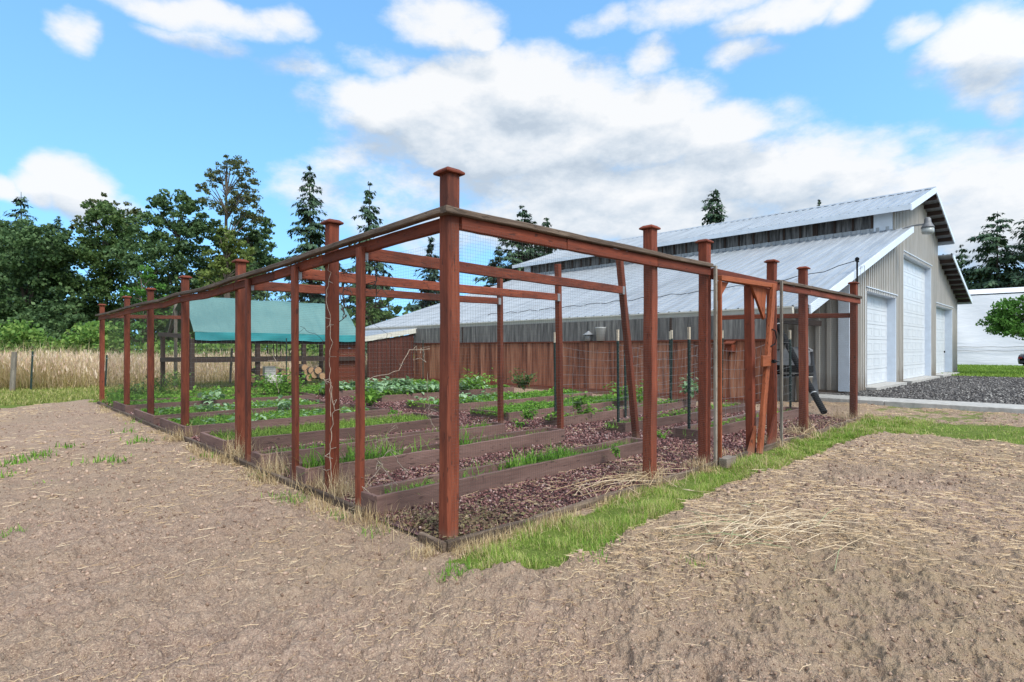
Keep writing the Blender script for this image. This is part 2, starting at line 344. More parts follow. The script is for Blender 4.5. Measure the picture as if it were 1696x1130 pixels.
# ------------------------------------------------------------------ object helpers
def tag(o, label=None, cat=None, group=None, kind=None):
    for k, v in (('label', label), ('category', cat), ('group', group), ('kind', kind)):
        if v: o[k] = v
    return o
def thing(name, label, cat, loc=(0, 0, 0), group=None):
    o = bpy.data.objects.new(name, None); COL.objects.link(o); o.location = loc; o.empty_display_size = .2
    return tag(o, label, cat, group)
def wloc(o):
    v = Vector((0, 0, 0))
    while o is not None: v += o.location; o = o.parent
    return v
def link(name, me, m=None, parent=None):
    o = bpy.data.objects.new(name, me); COL.objects.link(o)
    if m is not None: me.materials.append(M[m] if isinstance(m, str) else m)
    if parent is not None: o.parent = parent
    return o
class MB:
    def __init__(s): s.v = []; s.f = []
    def box(s, a, b, rot=None, piv=None):
        i = len(s.v); x0, y0, z0 = a; x1, y1, z1 = b
        vs = [(x0, y0, z0), (x1, y0, z0), (x1, y1, z0), (x0, y1, z0), (x0, y0, z1), (x1, y0, z1), (x1, y1, z1), (x0, y1, z1)]
        if rot is not None:
            pv = Vector(piv); vs = [tuple(rot @ (Vector(q)-pv)+pv) for q in vs]
        s.v += vs; s.f += [tuple(i+k for k in f) for f in ((3, 2, 1, 0), (4, 5, 6, 7), (0, 1, 5, 4), (1, 2, 6, 5), (2, 3, 7, 6), (3, 0, 4, 7))]
        return s
    def beam(s, p, q, w, h, up=(0, 0, 1)):           # rectangular bar from p to q, w across, h along 'up'
        p = Vector(p); q = Vector(q); d = (q-p).normalized(); u = Vector(up)
        if abs(d.dot(u)) > .999: u = Vector((0, 1, 0))
        sd_ = d.cross(u).normalized(); u = sd_.cross(d).normalized()
        i = len(s.v)
        for e in (p, q):
            for a, b in ((-1, -1), (1, -1), (1, 1), (-1, 1)): s.v.append(tuple(e+sd_*a*w/2+u*b*h/2))
        s.f += [tuple(i+k for k in f) for f in ((3, 2, 1, 0), (4, 5, 6, 7), (0, 1, 5, 4), (1, 2, 6, 5), (2, 3, 7, 6), (3, 0, 4, 7))]
        return s
    def wbeam(s, p, q, w, h, up=(0, 0, 1), n=12, amp=.0022, ch=.006):     # a sawn bar: worn corners, slight warp
        p = Vector(p); q = Vector(q); d = (q-p).normalized(); u = Vector(up)
        if abs(d.dot(u)) > .999: u = Vector((0, 1, 0))
        sd_ = d.cross(u).normalized(); u = sd_.cross(d).normalized(); i = len(s.v); a, b = w/2, h/2; L = (q-p).length
        ph = [random.random()*6.28 for _ in range(4)]; prof = [(-a+ch, -b), (a-ch, -b), (a, -b+ch), (a, b-ch), (a-ch, b), (-a+ch, b), (-a, b-ch), (-a, -b+ch)]
        for k in range(n+1):
            t = k/n; c = p.lerp(q, t); wx = amp*(math.sin(t*L*2.1+ph[0])+.5*math.sin(t*L*6.3+ph[1])); wy = amp*(math.sin(t*L*1.7+ph[2])+.5*math.sin(t*L*7.1+ph[3]))
            for x_, y_ in prof:
                j = random.gauss(0, amp*.32); s.v.append(tuple(c+sd_*(x_+wx+j*(1 if x_ > 0 else -1))+u*(y_+wy+random.gauss(0, amp*.32))))
        for k in range(n):
            for j in range(8):
                e, f = i+k*8+j, i+k*8+(j+1) % 8; s.f.append((e, f, f+8, e+8))
        s.f += [tuple(range(i+7, i-1, -1)), tuple(range(i+n*8, i+n*8+8))]
        return s
    def prism(s, poly, ext):                         # planar polygon (3-D points) pushed along ext
        i = len(s.v); n = len(poly); e = Vector(ext)
        s.v += [tuple(q) for q in poly]+[tuple(Vector(q)+e) for q in poly]
        s.f += [tuple(range(i+n-1, i-1, -1)), tuple(range(i+n, i+2*n))]
        s.f += [(i+k, i+(k+1) % n, i+n+(k+1) % n, i+n+k) for k in range(n)]
        return s
    def tube(s, pts, rad, n=8, cap=True):
        pts = [Vector(p) for p in pts]; m = len(pts); i = len(s.v)
        if not hasattr(rad, '__len__'): rad = [rad]*m
        for k, p in enumerate(pts):
            d = (pts[min(k+1, m-1)]-pts[max(k-1, 0)]).normalized()
            a = d.cross(Vector((0, 0, 1)) if abs(d.z) < .9 else Vector((1, 0, 0))).normalized(); b = d.cross(a)
            for j in range(n):
                t = 2*math.pi*j/n; s.v.append(tuple(p+(a*math.cos(t)+b*math.sin(t))*rad[k]))
        for k in range(m-1):
            for j in range(n):
                a, b = i+k*n+j, i+k*n+(j+1) % n; s.f.append((a, b, b+n, a+n))
        if cap: s.f += [tuple(range(i, i+n)), tuple(range(i+(m-1)*n+n-1, i+(m-1)*n-1, -1))]
        return s
    def lathe(s, c, prof, n=16):
        i = len(s.v); m = len(prof)
        for r, z in prof:
            for j in range(n):
                t = 2*math.pi*j/n; s.v.append((c[0]+r*math.cos(t), c[1]+r*math.sin(t), c[2]+z))
        for k in range(m-1):
            for j in range(n):
                a, b = i+k*n+j, i+k*n+(j+1) % n; s.f.append((a, b, b+n, a+n))
        s.f += [tuple(range(i+n-1, i-1, -1)), tuple(range(i+(m-1)*n, i+m*n))]
        return s
    def grid(s, P):                                  # P[i][j] points
        i0 = len(s.v); m = len(P); n = len(P[0])
        for row in P: s.v += [tuple(q) for q in row]
        for a in range(m-1):
            for b in range(n-1):
                k = i0+a*n+b; s.f.append((k, k+1, k+n+1, k+n))
        return s
    def build(s, name, m, parent=None, bevel=0., smooth=False, wob=0.):
        me = bpy.data.meshes.new(name); o0 = wloc(parent) if parent is not None else Vector((0, 0, 0))
        me.from_pydata([(a-o0.x, b-o0.y, c-o0.z) for a, b, c in s.v], [], s.f)
        if bevel or wob:
            bm = bmesh.new(); bm.from_mesh(me)
            bmesh.ops.recalc_face_normals(bm, faces=bm.faces)
            if bevel: bmesh.ops.bevel(bm, geom=list(bm.edges), offset=bevel, segments=1, affect='EDGES', clamp_overlap=True)
            bm.to_mesh(me); bm.free()
        if smooth: me.polygons.foreach_set('use_smooth', [True]*len(me.polygons))
        me.update()
        return link(name, me, m, parent)
def np_mesh(name, V, F, m, parent=None, smooth=False):
    V = np.asarray(V, np.float32).reshape(-1, 3); F = np.asarray(F, np.int32); k = F.shape[1]; n = len(F)
    if parent is not None: V = V-np.array(wloc(parent), np.float32)
    me = bpy.data.meshes.new(name); me.vertices.add(len(V)); me.vertices.foreach_set('co', V.ravel())
    me.loops.add(n*k); me.loops.foreach_set('vertex_index', F.ravel())
    me.polygons.add(n); me.polygons.foreach_set('loop_start', np.arange(0, n*k, k, dtype=np.int32))
    if smooth: me.polygons.foreach_set('use_smooth', np.ones(n, bool))
    me.update(calc_edges=True)
    return link(name, me, m, parent)
def scatter(T, F, pos, Rm, sc):                      # template verts, faces, Mx3, Mx3x3, Mx3 -> verts, faces
    T = np.asarray(T, float); F = np.asarray(F); Mn = len(pos)
    V = np.einsum('mij,mkj->mki', Rm, T[None]*np.asarray(sc)[:, None, :])+pos[:, None, :]
    Fo = F[None]+(np.arange(Mn)*len(T))[:, None, None]
    return V.reshape(-1, 3), Fo.reshape(-1, F.shape[1])
def rot_rand(n, r=rng):
    q = r.normal(size=(n, 4)); q /= np.linalg.norm(q, axis=1)[:, None]; w_, x, y, z = q.T
    return np.stack([1-2*(y*y+z*z), 2*(x*y-z*w_), 2*(x*z+y*w_), 2*(x*y+z*w_), 1-2*(x*x+z*z), 2*(y*z-x*w_), 2*(x*z-y*w_), 2*(y*z+x*w_), 1-2*(x*x+y*y)], -1).reshape(-1, 3, 3)
def rot_zt(az, tilt):                                # tilt about local x, then turn about z
    ca, sa, ct, st = np.cos(az), np.sin(az), np.cos(tilt), np.sin(tilt); o = np.zeros_like(ca)
    return np.stack([ca, -sa*ct, sa*st, sa, ca*ct, -ca*st, o, st, ct], -1).reshape(-1, 3, 3)
def vnoise(x, y, seed=0):
    xi = np.floor(x).astype(np.int64); yi = np.floor(y).astype(np.int64); fx = x-xi; fy = y-yi; fx = fx*fx*(3-2*fx); fy = fy*fy*(3-2*fy)
    def h(a, b):
        k = (a*374761393+b*668265263+seed*974634777) & 0xffffffff; k = ((k ^ (k >> 13))*1274126177) & 0xffffffff; return ((k ^ (k >> 16)) & 0xffff)/65535.
    return (h(xi, yi)*(1-fx)+h(xi+1, yi)*fx)*(1-fy)+(h(xi, yi+1)*(1-fx)+h(xi+1, yi+1)*fx)*fy
def fbm(x, y, o=4, seed=0, g=.5):
    s = 0; a = 1.; t = 0
    for k in range(o): s = s+a*vnoise(x*2**k, y*2**k, seed+k*17); t += a; a *= g
    return s/t
def inpoly(x, y, poly):
    r = np.zeros(x.shape, bool); n = len(poly)
    for i in range(n):
        x0, y0 = poly[i]; x1, y1 = poly[(i+1) % n]
        c = ((y0 > y) != (y1 > y)) & (x < (x1-x0)*(y-y0)/(y1-y0+1e-12)+x0); r ^= c
    return r
def viewdist(x, y): return (x-C2[0])*FW[0]+(y-C2[1])*FW[1], (x-C2[0])*RT[0]+(y-C2[1])*RT[1]
def inview(x, y, m=.25):
    Z, X = viewdist(x, y); return (Z > .8) & (np.abs(X) < (848/925+m)*Z)

# ------------------------------------------------------------------ ground
STRIP = [(.0, -.03), (-.03, -.26), (.19, -.56), (.72, -.62), (1.28, -.57), (2., -.51), (2.9, -.40), (3.8, -.42), (5.05, -.46), (6.7, -.50), (7.9, -.70), (8.2, -1.3), (8.0, -1.9), (7.5, -3.2), (6.8, -6.5),
         (9.4, -6.5), (9.9, -2.2), (9.7, -1.1), (9.45, -.05)]
def zones(x, y):
    nz = fbm(x*1.6, y*1.6, 4, 5)-.5; nf = fbm(x*6, y*6, 3, 9)-.5
    xx = x+nz*.35+nf*.12; yy = y+nz*.3+nf*.12
    grass = inpoly(xx, yy, STRIP).astype(float)
    lawn = (yy > 13.5+np.clip(xx+1.4, 0, 2.0)*.85) & (yy < 60) & (xx < 10.4)
    lawn |= (yy > 13.25) & (xx > 0) & (xx < 10.4)
    lawn |= (xx < -1.4) & (yy > 13.2)
    farlawn = ((xx > 31) & (yy < 8)) | (xx > 60) | (yy > 60) | (xx < -40) | (yy < -40)
    grass = np.maximum(grass, np.maximum(lawn, farlawn).astype(float))
    drive = ((xx > 13.4) & (yy < 2.0+1.) & (xx <= 31)).astype(float)*(yy > -40)
    patch = (x > 9.6) & (x < 12.8) & (y < .3) & (nz+nf > .06)
    grass = np.maximum(grass, patch*.8)
    return grass, drive, nz
def ground_z(x, y):
    d = np.hypot(x-C2[0], y-C2[1]); k = np.clip((22-d)/12, 0, 1)
    g, dr, nz = zones(x, y)
    z = -.07+k*((fbm(x*.9, y*.9, 3, 1)-.5)*.10)+k*np.where(g > .5, .3, 1.)*(1-dr*.7)*((fbm((x*.8+y*.6)*1.7, (y*.8-x*.6)*5.2, 4, 2, .6)-.5)*.095+np.clip(fbm(x*13, y*13, 3, 3)-.45, -.15, 1)*.05+np.where(g > .5, .4, 1.)*np.clip((9-d)/5, 0, 1)*((fbm(x*24, y*24, 3, 4, .75)-.5)*.05-np.clip(fbm(x*9, y*9, 2, 6)-.62, 0, 1)*.12))
    edge = np.clip(np.minimum(np.minimum(x+.25, 9.4-x), np.minimum(y+.25, 13.4-y))/.25, 0, 1)
    z = z*(1-edge)+edge*np.where((x > .12) & (y > .12), -.14, -.066)
    rise = np.clip((np.hypot(x, y)-20)/40, 0, 1)
    return z+rise*.0
ang = np.concatenate([np.linspace(-50, 50, 1500), np.linspace(50, 310, 220)[1:-1]]); ang = np.radians(ang)
rad = np.concatenate([[.3], np.geomspace(.9, 30, 800), np.geomspace(30, 900, 40)[1:]])
A_, R_ = np.meshgrid(ang, rad); GX = C2[0]+R_*(FW[0]*np.cos(A_)+RT[0]*np.sin(A_)); GY = C2[1]+R_*(FW[1]*np.cos(A_)+RT[1]*np.sin(A_))
GZ = ground_z(GX, GY); gg, gd, gn = zones(GX, GY)
na, nr = len(ang), len(rad); I = np.arange(na*nr).reshape(nr, na); J = np.roll(I, -1, axis=1)
F = np.stack([I[:-1], J[:-1], J[1:], I[1:]], -1).reshape(-1, 4)[:, ::-1]
gr = np_mesh('ground', np.stack([GX, GY, GZ], -1), F, 'ground', smooth=True); tag(gr, kind='structure')
drys = np.clip((fbm(GX*.55, GY*.55, 3, 21)-.45)*3+.25, 0, 1)*np.where(GX-GY*.5 > .5, 1., .45)
ca = gr.data.color_attributes.new('zone', 'FLOAT_COLOR', 'POINT')
ca.data.foreach_set('color', np.stack([gg, gd, drys, np.ones_like(gg)], -1).astype(np.float32).ravel())

def gz(x, y): return ground_z(np.atleast_1d(np.asarray(x, float)), np.atleast_1d(np.asarray(y, float)))
# soil clods and straw litter on the bare soil
ICO = np.array([(0, 0, 1), (.9, 0, .3), (.28, .85, .3), (-.72, .53, .3), (-.72, -.53, .3), (.28, -.85, .3), (.72, .53, -.35), (-.28, .85, -.35), (-.9, 0, -.35), (-.28, -.85, -.35), (.72, -.53, -.35), (0, 0, -1)])
ICF = np.array([(0, 1, 2), (0, 2, 3), (0, 3, 4), (0, 4, 5), (0, 5, 1), (1, 6, 2), (2, 7, 3), (3, 8, 4), (4, 9, 5), (5, 10, 1), (2, 6, 7), (3, 7, 8), (4, 8, 9), (5, 9, 10), (1, 10, 6), (11, 7, 6), (11, 8, 7), (11, 9, 8), (11, 10, 9), (11, 6, 10)])
OCT = np.array([(1, 0, 0), (0, 1, 0), (-1, 0, 0), (0, -1, 0), (.15, .1, .9), (-.1, .1, -.9)]); OCF = np.array([(0, 1, 4), (1, 2, 4), (2, 3, 4), (3, 0, 4), (1, 0, 5), (2, 1, 5), (3, 2, 5), (0, 3, 5)])
def view_points(n, zmin, zmax, power=1.0):           # more points nearer the camera
    t = rng.random(n); Z = zmin*(zmax/zmin)**(t**power); X = (rng.random(n)*2-1)*(848/925+.12)*Z
    return C2[0]+FW[0]*Z+RT[0]*X, C2[1]+FW[1]*Z+RT[1]*X, Z
def soil_mask(x, y):
    g, d, _ = zones(x, y); ins = (x > -.02) & (x < 9.2) & (y > -.02) & (y < 13.2)
    return (g < .5) & (d < .5) & ~ins & (x < 13)
x, y, Z = view_points(120000, 1.5, 13); k = soil_mask(x, y) & (rng.random(len(x)) < .22+1.1*(fbm(x*1.5, y*1.5, 3, 31)-.34)); x, y, Z = x[k], y[k], Z[k]
s = (.002+.007*rng.random(len(x))**6.)*np.clip(Z/2.5, .9, 2.2)
V, F = scatter(ICO*rng.uniform(.6, 1.3, (12, 1)), ICF, np.stack([x, y, gz(x, y)+s*.3], -1), rot_rand(len(x)), s[:, None]*rng.uniform(.4, 1.6, (len(x), 3)))
tag(np_mesh('soil_clods', V, F, 'clod'), 'crumbs and clods of dry brown soil scattered over the bare ground', 'soil', kind='stuff')
x, y, Z = view_points(120000, 1.5, 13)
dens = np.clip((fbm(x*.9, y*.9, 3, 41)-.36)*3.2, .06, 1)*np.where(x-y > .8, .52, .26)
k = soil_mask(x, y) & (rng.random(len(x)) < dens); x, y, Z = x[k], y[k], Z[k]; n = len(x)
L = (.015+.10*rng.random(n)**2.2)*np.clip(Z/3, .9, 1.5); wd = rng.uniform(.0005, .0011, n)*np.clip(Z/2.4, 1., 3.)
ST = np.array([(-.5, 3, 0), (-.5, 5, 0), (-.5, 4, 1.4), (0, -5, .5), (0, -3, .5), (0, -4, 2.), (.5, 4.4, 0), (.5, 5.6, 0), (.5, 5, .8)]); STF = np.array([(0, 3, 5, 2), (1, 2, 5, 4), (3, 6, 8, 5), (4, 5, 8, 7)])
azs = np.where(rng.random(n) < .2, rng.normal(R(40), .7, n), rng.random(n)*6.283)
V, F = scatter(ST, STF, np.stack([x, y, gz(x, y)+.006+rng.random(n)*.006], -1), rot_zt(azs, rng.normal(0, .12, n)), np.stack([L, wd, wd*1.2], -1))
tag(np_mesh('straw_litter', V, F, 'straw'), 'short bits of pale dry straw littering the bare soil', 'straw', kind='stuff')

x, y, Z = view_points(26000, 3.4, 12); k = (x > .1) & (x < 9) & (y > .1) & (y < 9) & (rng.random(len(x)) < np.clip((fbm(x*1.4, y*1.4, 3, 43)-.42)*3, .02, .8)); x, y, Z = x[k], y[k], Z[k]; n = len(x)
L = .02+.12*rng.random(n)**2; wd = .0007*np.clip(Z/2.4, 1., 3.)
V, F = scatter(ST, STF, np.stack([x, y, -.028+rng.random(n)*.012], -1), rot_zt(rng.random(n)*6.283, rng.normal(0, .15, n)), np.stack([L, wd, wd*1.2], -1))
tag(np_mesh('path_straw', V, F, 'straw'), 'dead stalks and straw scattered on the garden paths', 'straw', kind='stuff')
# ------------------------------------------------------------------ grass generator
BL = np.array([(-1, 0, 0), (1, 0, 0), (-.75, .12, .4), (.75, .12, .4), (-.45, .42, .75), (.45, .42, .75), (0, .85, 1.)])
BF = np.array([(0, 1, 3, 2), (2, 3, 5, 4), (4, 5, 6, 6)])
BF3 = np.array([(0, 1, 3), (0, 3, 2), (2, 3, 5), (2, 5, 4), (4, 5, 6)])
def blades(x, y, z, h, wd, bend=.5, tilt=.25):
    n = len(x); return scatter(BL, BF3, np.stack([x, y, z], -1), rot_zt(rng.random(n)*6.283, rng.normal(0, tilt, n)), np.stack([wd, h*bend*rng.uniform(.3, 1.6, n), h], -1))
def join(parts):
    Vs, Fs, o = [], [], 0
    for V, F in parts: Vs.append(V); Fs.append(F+o); o += len(V)
    return np.concatenate(Vs), np.concatenate(Fs)
# strip of lawn along the right-hand edging
n = 130000; x = rng.uniform(-.2, 10, n); y = np.where(rng.random(n) < .8, rng.uniform(-.95, .05, n), rng.uniform(-3.2, .05, n))
g, _, _ = zones(x, y); k = (g > .5) & inview(x, y) & ((x < 9.4) | (rng.random(n) < .4)) & ((y < -.02) | (x < 0) | (x > 9.2))
x, y = x[k], y[k]; Z = viewdist(x, y)[0]; tuft = np.clip(fbm(x*5, y*5, 3, 51)*2.3-.55, .12, 1.25)
h = rng.uniform(.03, .085, len(x))*tuft; V, F = blades(x, y, gz(x, y)-.004, h, np.clip(.0011*Z/2.6, .0016, .006)*rng.uniform(.7, 1.3, len(x)), .7, .45)
tag(np_mesh('grass_strip', V, F, 'lawn'), 'narrow strip of uneven green grass along the right edging board', 'grass', kind='stuff')
k = rng.random(len(x)) < np.clip((fbm(x*3+2, y*3, 3, 57)-.42)*2.2, .04, .6); V, F = blades(x[k], y[k], gz(x[k], y[k])-.004, h[k]*.8, np.clip(.0011*Z[k]/2.6, .0016, .006), 1.1, .8)
tag(np_mesh('dead_blades', V, F, 'dry'), 'dead straw coloured blades mixed into the grass strip', 'dry grass', kind='stuff')
# yellowed dry grass along the edgings
def rim(n, seed=0):
    t = rng.random(n)**1.3; left = rng.random(n) < .5
    a = t*10.5
    x = np.where(left, rng.normal(-.09, .08, n), a*.88); y = np.where(left, a*1.2, rng.normal(-.05, .05, n)); return x, y
x, y = rim(26000); f = fbm(x*2.3+7, y*2.3, 3, 61); k = (rng.random(len(x)) < np.clip((f-.5)*4, 0, .8)) & inview(x, y); x, y = x[k], y[k]; Z = viewdist(x, y)[0]
P1 = blades(x, y, gz(x, y), rng.uniform(.02, .08, len(x)), np.clip(.0006*Z, .0013, .0035), 1., 1.1)
cl = [(.16, 1.6, .09, .3), (.1, 1.95, .1, .26), (.1, .6, .12, .15), (.25, .4, .18, .1), (.02, .95, .1, .18), (.06, 2.8, .1, .3), (.05, 3.9, .1, .35), (.0, 6.0, .1, .25), (2.45, .05, .12, .2), (3.3, .02, .1, .18), (4.1, .1, .25, .14), (5.3, .1, .15, .2), (6.5, .1, .14, .32), (9., .1, .2, .25), (7.6, .1, .4, .16), (.3, .12, .1, .12)]
ps = [P1]
for cx_, cy_, r_, h_ in cl:
    m_ = 300; xx = rng.normal(cx_, r_, m_); yy = rng.normal(cy_, r_, m_); Z = viewdist(xx, yy)[0]
    ps.append(blades(xx, yy, np.full(m_, -.06), rng.uniform(.25, .85, m_)*h_, np.clip(.0005*Z, .0012, .003), 1., .85))
V, F = join(ps); tag(np_mesh('dry_grass', V, F, 'dry'), 'tufts of bleached dead grass along the garden edging and post feet', 'dry grass', kind='stuff')
# small green weeds growing on the bare soil
spots = [(25, 770), (40, 765), (62, 758), (5, 795), (80, 800), (352, 757), (440, 787), (432, 790), (490, 828), (470, 826), (5, 892), (10, 888), (755, 945), (740, 950), (1010, 905), (1085, 878), (980, 930), (1150, 945), (190, 766), (165, 768), (120, 740), (215, 715), (230, 735), (230, 700), (620, 880), (640, 860), (820, 830), (560, 855), (690, 870)]
ps = []
for px, py in spots:
    Z = 925*1.27/(py-578); p = at(px, py, Z); m_ = random.randint(25, 90); sp = .02+.02*Z*.5
    ps.append(blades(rng.normal(p[0], sp, m_), rng.normal(p[1], sp, m_), np.full(m_, float(gz(p[0], p[1])[0])-.005), rng.uniform(.02, .07, m_)*(1 if Z < 6 else 1.4), np.full(m_, .003 if Z < 5 else .007), .7, .7))
V, F = join(ps); tag(np_mesh('soil_weeds', V, F, 'weed'), 'small green weeds sprouting through the bare soil', 'weeds', kind='stuff')
# lawn behind the garden and far lawn
n = 90000; x, y, Z = view_points(n, 12.5, 24); g, _, _ = zones(x, y); k = (g > .5) & (y > 13.1) & (x < 10.3) & (y < 21.5); x, y, Z = x[k], y[k], Z[k]
V, F = blades(x, y, gz(x, y), rng.uniform(.03, .1, len(x))*np.where(x > .6, 1.5, 1.), rng.uniform(.006, .013, len(x)), .7, .5)
tag(np_mesh('back_lawn', V, F, 'lawn_dull'), 'mown lawn between the garden and the dry meadow', 'grass', kind='stuff')
n = 60000; x = rng.uniform(30.5, 56, n); y = rng.uniform(-9, 8, n); g, _, _ = zones(x, y); k = (g > .5) & inview(x, y, .1); x, y = x[k], y[k]
V, F = blades(x, y, gz(x, y), rng.uniform(.05, .12, len(x)), rng.uniform(.015, .03, len(x)), .7, .5)
tag(np_mesh('far_lawn', V, F, 'weedy'), 'bright mown lawn in front of the white sheeted building', 'grass', kind='stuff')
# dark stones of the parking area
n = 26000; x = rng.uniform(13.3, 31, n); y = rng.uniform(-9, 2, n); g, d, _ = zones(x, y); k = (d > .5) & inview(x, y, .1); x, y = x[k], y[k]; s = rng.uniform(.012, .04, len(x))
V, F = scatter(OCT, OCF, np.stack([x, y, gz(x, y)+s*.2], -1), rot_rand(len(x)), s[:, None]*rng.uniform(.6, 1.3, (len(x), 3)))
tag(np_mesh('drive_stones', V, F, 'drivestone'), 'dark crushed stone spread over the parking area', 'gravel', kind='stuff')

# ------------------------------------------------------------------ raised beds
LBEDS = [(.02, 3.75, .86, 1.17), (.025, 3.6, 2.09, 2.42), (.02, 3.48, 3.13, 3.42), (.025, 3.35, 4.28, 5.28), (.02, 3.3, 5.97, 7.4), (.02, 3.25, 7.8, 9.35), (.03, 3.85, 10.15, 11.42)]
RBEDS = [(4.85, 8.95, .83, 1.21), (4.76, 9.0, 1.92, 2.26), (4.57, 9.0, 3.03, 3.36), (4.46, 9.0, 4.08, 5.1), (4.35, 9.0, 5.8, 7.03), (4.72, 9.0, 8.58, 9.5), (4.6, 9.0, 10.6, 11.6)]
BT = .115
lab_l = ['long narrow brown raised bed nearest the corner post, grass along its middle', 'long narrow brown raised bed with tall grass at its fence end, second from the front', 'narrow brown raised bed with sparse weeds, third from the corner post on the left',
         'wide brown raised bed full of short yellow green grass, left of the path', 'wide brown raised bed with pale seedlings and weeds, fifth back along the left fence', 'wide brown raised bed of weeds, sixth back along the left fence', 'brown raised bed farthest back along the left fence, low leafy weeds']
lab_r = ['narrow red brown raised bed nearest the wooden gate, with a trellis in it', 'narrow brown raised bed with a wire trellis, second back from the gate', 'narrow brown raised bed with leaning weeds and a trellis, third back from the gate',
         'wide brown raised bed packed with bushy green weeds beyond the trellises', 'brown raised bed of weeds and pale leaves, right of the path near the back', 'brown raised bed crowded with pale broad leaves near the shed wall', 'farthest brown raised bed on the right, low green weeds']
for beds, labs in ((LBEDS, lab_l), (RBEDS, lab_r)):
    for (x0, x1, y0, y1), lb in zip(beds, labs):
        t = thing('raised_bed', lb, 'raised bed', (x0, y0, -.05), 'raised garden beds'); th = .038; zt = BT+random.uniform(-.008, .008)
        for (a, b) in (((x0, y0, -.09), (x1, y0+th, zt)), ((x0, y1-th, -.09), (x1, y1, zt-.003))):
            m_ = MB(); m_.wbeam((a[0], (a[1]+b[1])/2, (a[2]+b[2])/2), (b[0], (a[1]+b[1])/2, (a[2]+b[2])/2+random.uniform(-.004, .004)), b[1]-a[1], b[2]-a[2], n=26, amp=.0035, ch=.004); m_.build('side_board', 'bed_x', t)
        for (a, b) in (((x0+.001, y0+th, -.09), (x0+th, y1-th, zt-.002)), ((x1-th, y0+th, -.09), (x1-.001, y1-th, zt-.002))):
            m_ = MB(); m_.box(a, b); m_.build('end_board', 'bed_y', t, .004)
        nx, ny = 60, max(6, int((y1-y0)/.08)); xs = np.linspace(x0+th-.005, x1-th+.005, nx); ys = np.linspace(y0+th-.005, y1-th+.005, ny)
        P = [[(a, b, .04+.03*(float(fbm(np.array(a*4), np.array(b*4), 3, 8))-.5)) for b in ys] for a in xs]
        m_ = MB(); m_.grid([r_[::-1] for r_ in P]); m_.build('soil', 'bedsoil', t, smooth=True)
# gravel sheet and pebbles
xs = np.linspace(.012, 9.12, 90); ys = np.linspace(.012, 13.15, 120); GXX, GYY = np.meshgrid(xs, ys, indexing='ij')
GG = -.046+.012*(fbm(GXX*2, GYY*2, 3, 15)-.5)+.05*np.exp(-((GXX-.1)**2+(GYY-.1)**2)/.3)*np.clip(np.minimum(GXX, GYY)/.12, 0, 1)
m_ = MB(); m_.grid([[(GXX[i, j], GYY[i, j], GG[i, j]) for j in range(120)][::-1] for i in range(90)]); tag(m_.build('gravel_path', 'gravel', smooth=True), kind='structure')
x, y, Z = view_points(170000, 3.4, 15, .85)
k = (x > .05) & (x < 9.08) & (y > .04) & (y < 13)
for x0, x1, y0, y1 in LBEDS+RBEDS: k &= ~((x > x0-.01) & (x < x1+.01) & (y > y0-.01) & (y < y1+.01))
k &= (rng.random(len(x)) < np.clip(.6+(x+y*.4)*.9, 0, 1)); x, y, Z = x[k], y[k], Z[k]
s = rng.uniform(.006, .015, len(x))*np.clip(Z/4.5, .9, 1.7)
V, F = scatter(OCT, OCF, np.stack([x, y, -.040+.05*np.exp(-((x-.1)**2+(y-.1)**2)/.3)*np.clip(np.minimum(x, y)/.12, 0, 1)+s*.25+rng.random(len(x))*.012], -1), rot_rand(len(x)), s[:, None]*rng.uniform(.55, 1.3, (len(x), 3)))
tag(np_mesh('path_pebbles', V, F, 'peb'), 'loose reddish purple lava pebbles covering the garden paths', 'pebbles', kind='stuff')
# leaf litter in the near corner of the garden
n = 1500; x = np.abs(rng.normal(0, .5, n))+.03; y = np.abs(rng.normal(0, .36, n))+.03; k = ~((y > .84) & (y < 1.2)); x, y = x[k], y[k]; n = len(x)
LQ = np.array([(-.5, 0, 0), (0, -.32, .1), (.5, 0, 0), (0, .32, .14)]); s = rng.uniform(.012, .045, n)
V, F = scatter(LQ, [(0, 1, 2, 3)], np.stack([x, y, -.035+.05*np.exp(-((x-.1)**2+(y-.1)**2)/.3)*np.clip(np.minimum(x, y)/.12, 0, 1)+rng.random(n)*.025], -1), rot_zt(rng.random(n)*6.3, rng.normal(0, .5, n)), np.stack([s, s, s], -1))
tag(np_mesh('leaf_litter', V, F, leafmat('dead leaves', [(.08, .048, .034), (.17, .11, .07), (.13, .12, .05), (.32, .24, .15)], .1, .8)), 'dead leaves and stalks lying around the corner post', 'leaf litter', kind='stuff')

# weeds in the beds
def grass_in(x0, x1, y0, y1, n, h, wd, z=.04, tilt=.35):
    x = rng.uniform(x0, x1, n); y = rng.uniform(y0, y1, n); k = rng.random(n) < np.clip((fbm(x*2.4, y*2.4, 3, 71)-.33)*5, .05, 1); x, y = x[k], y[k]
    return blades(x, y, np.full(len(x), z), rng.uniform(.4, 1.1, len(x))*h, rng.uniform(.6, 1.2, len(x))*wd, 1.05, tilt*1.2)
def leaves_in(x0, x1, y0, y1, n, h, s, z=.04, thr=.33):
    x = rng.uniform(x0, x1, n); y = rng.uniform(y0, y1, n); f = fbm(x*2.1+3, y*2.1, 3, 81); k = rng.random(n) < np.clip((f-thr)*5, .03, 1); x, y, f = x[k], y[k], f[k]; n = len(x)
    ss = s*rng.uniform(.5, 1.3, n); zz = z+h*np.clip(f*1.6-.2, .2, 1.2)*rng.random(n)**.7
    T = np.array([(0, 0, 0), (.35, .42, .12), (0, 1, -.05), (-.35, .42, .12)])
    return scatter(T, [(0, 1, 2), (0, 2, 3)], np.stack([x, y, zz], -1), rot_zt(rng.random(n)*6.283, rng.normal(-.1, .4, n)), np.stack([ss, ss, ss], -1))
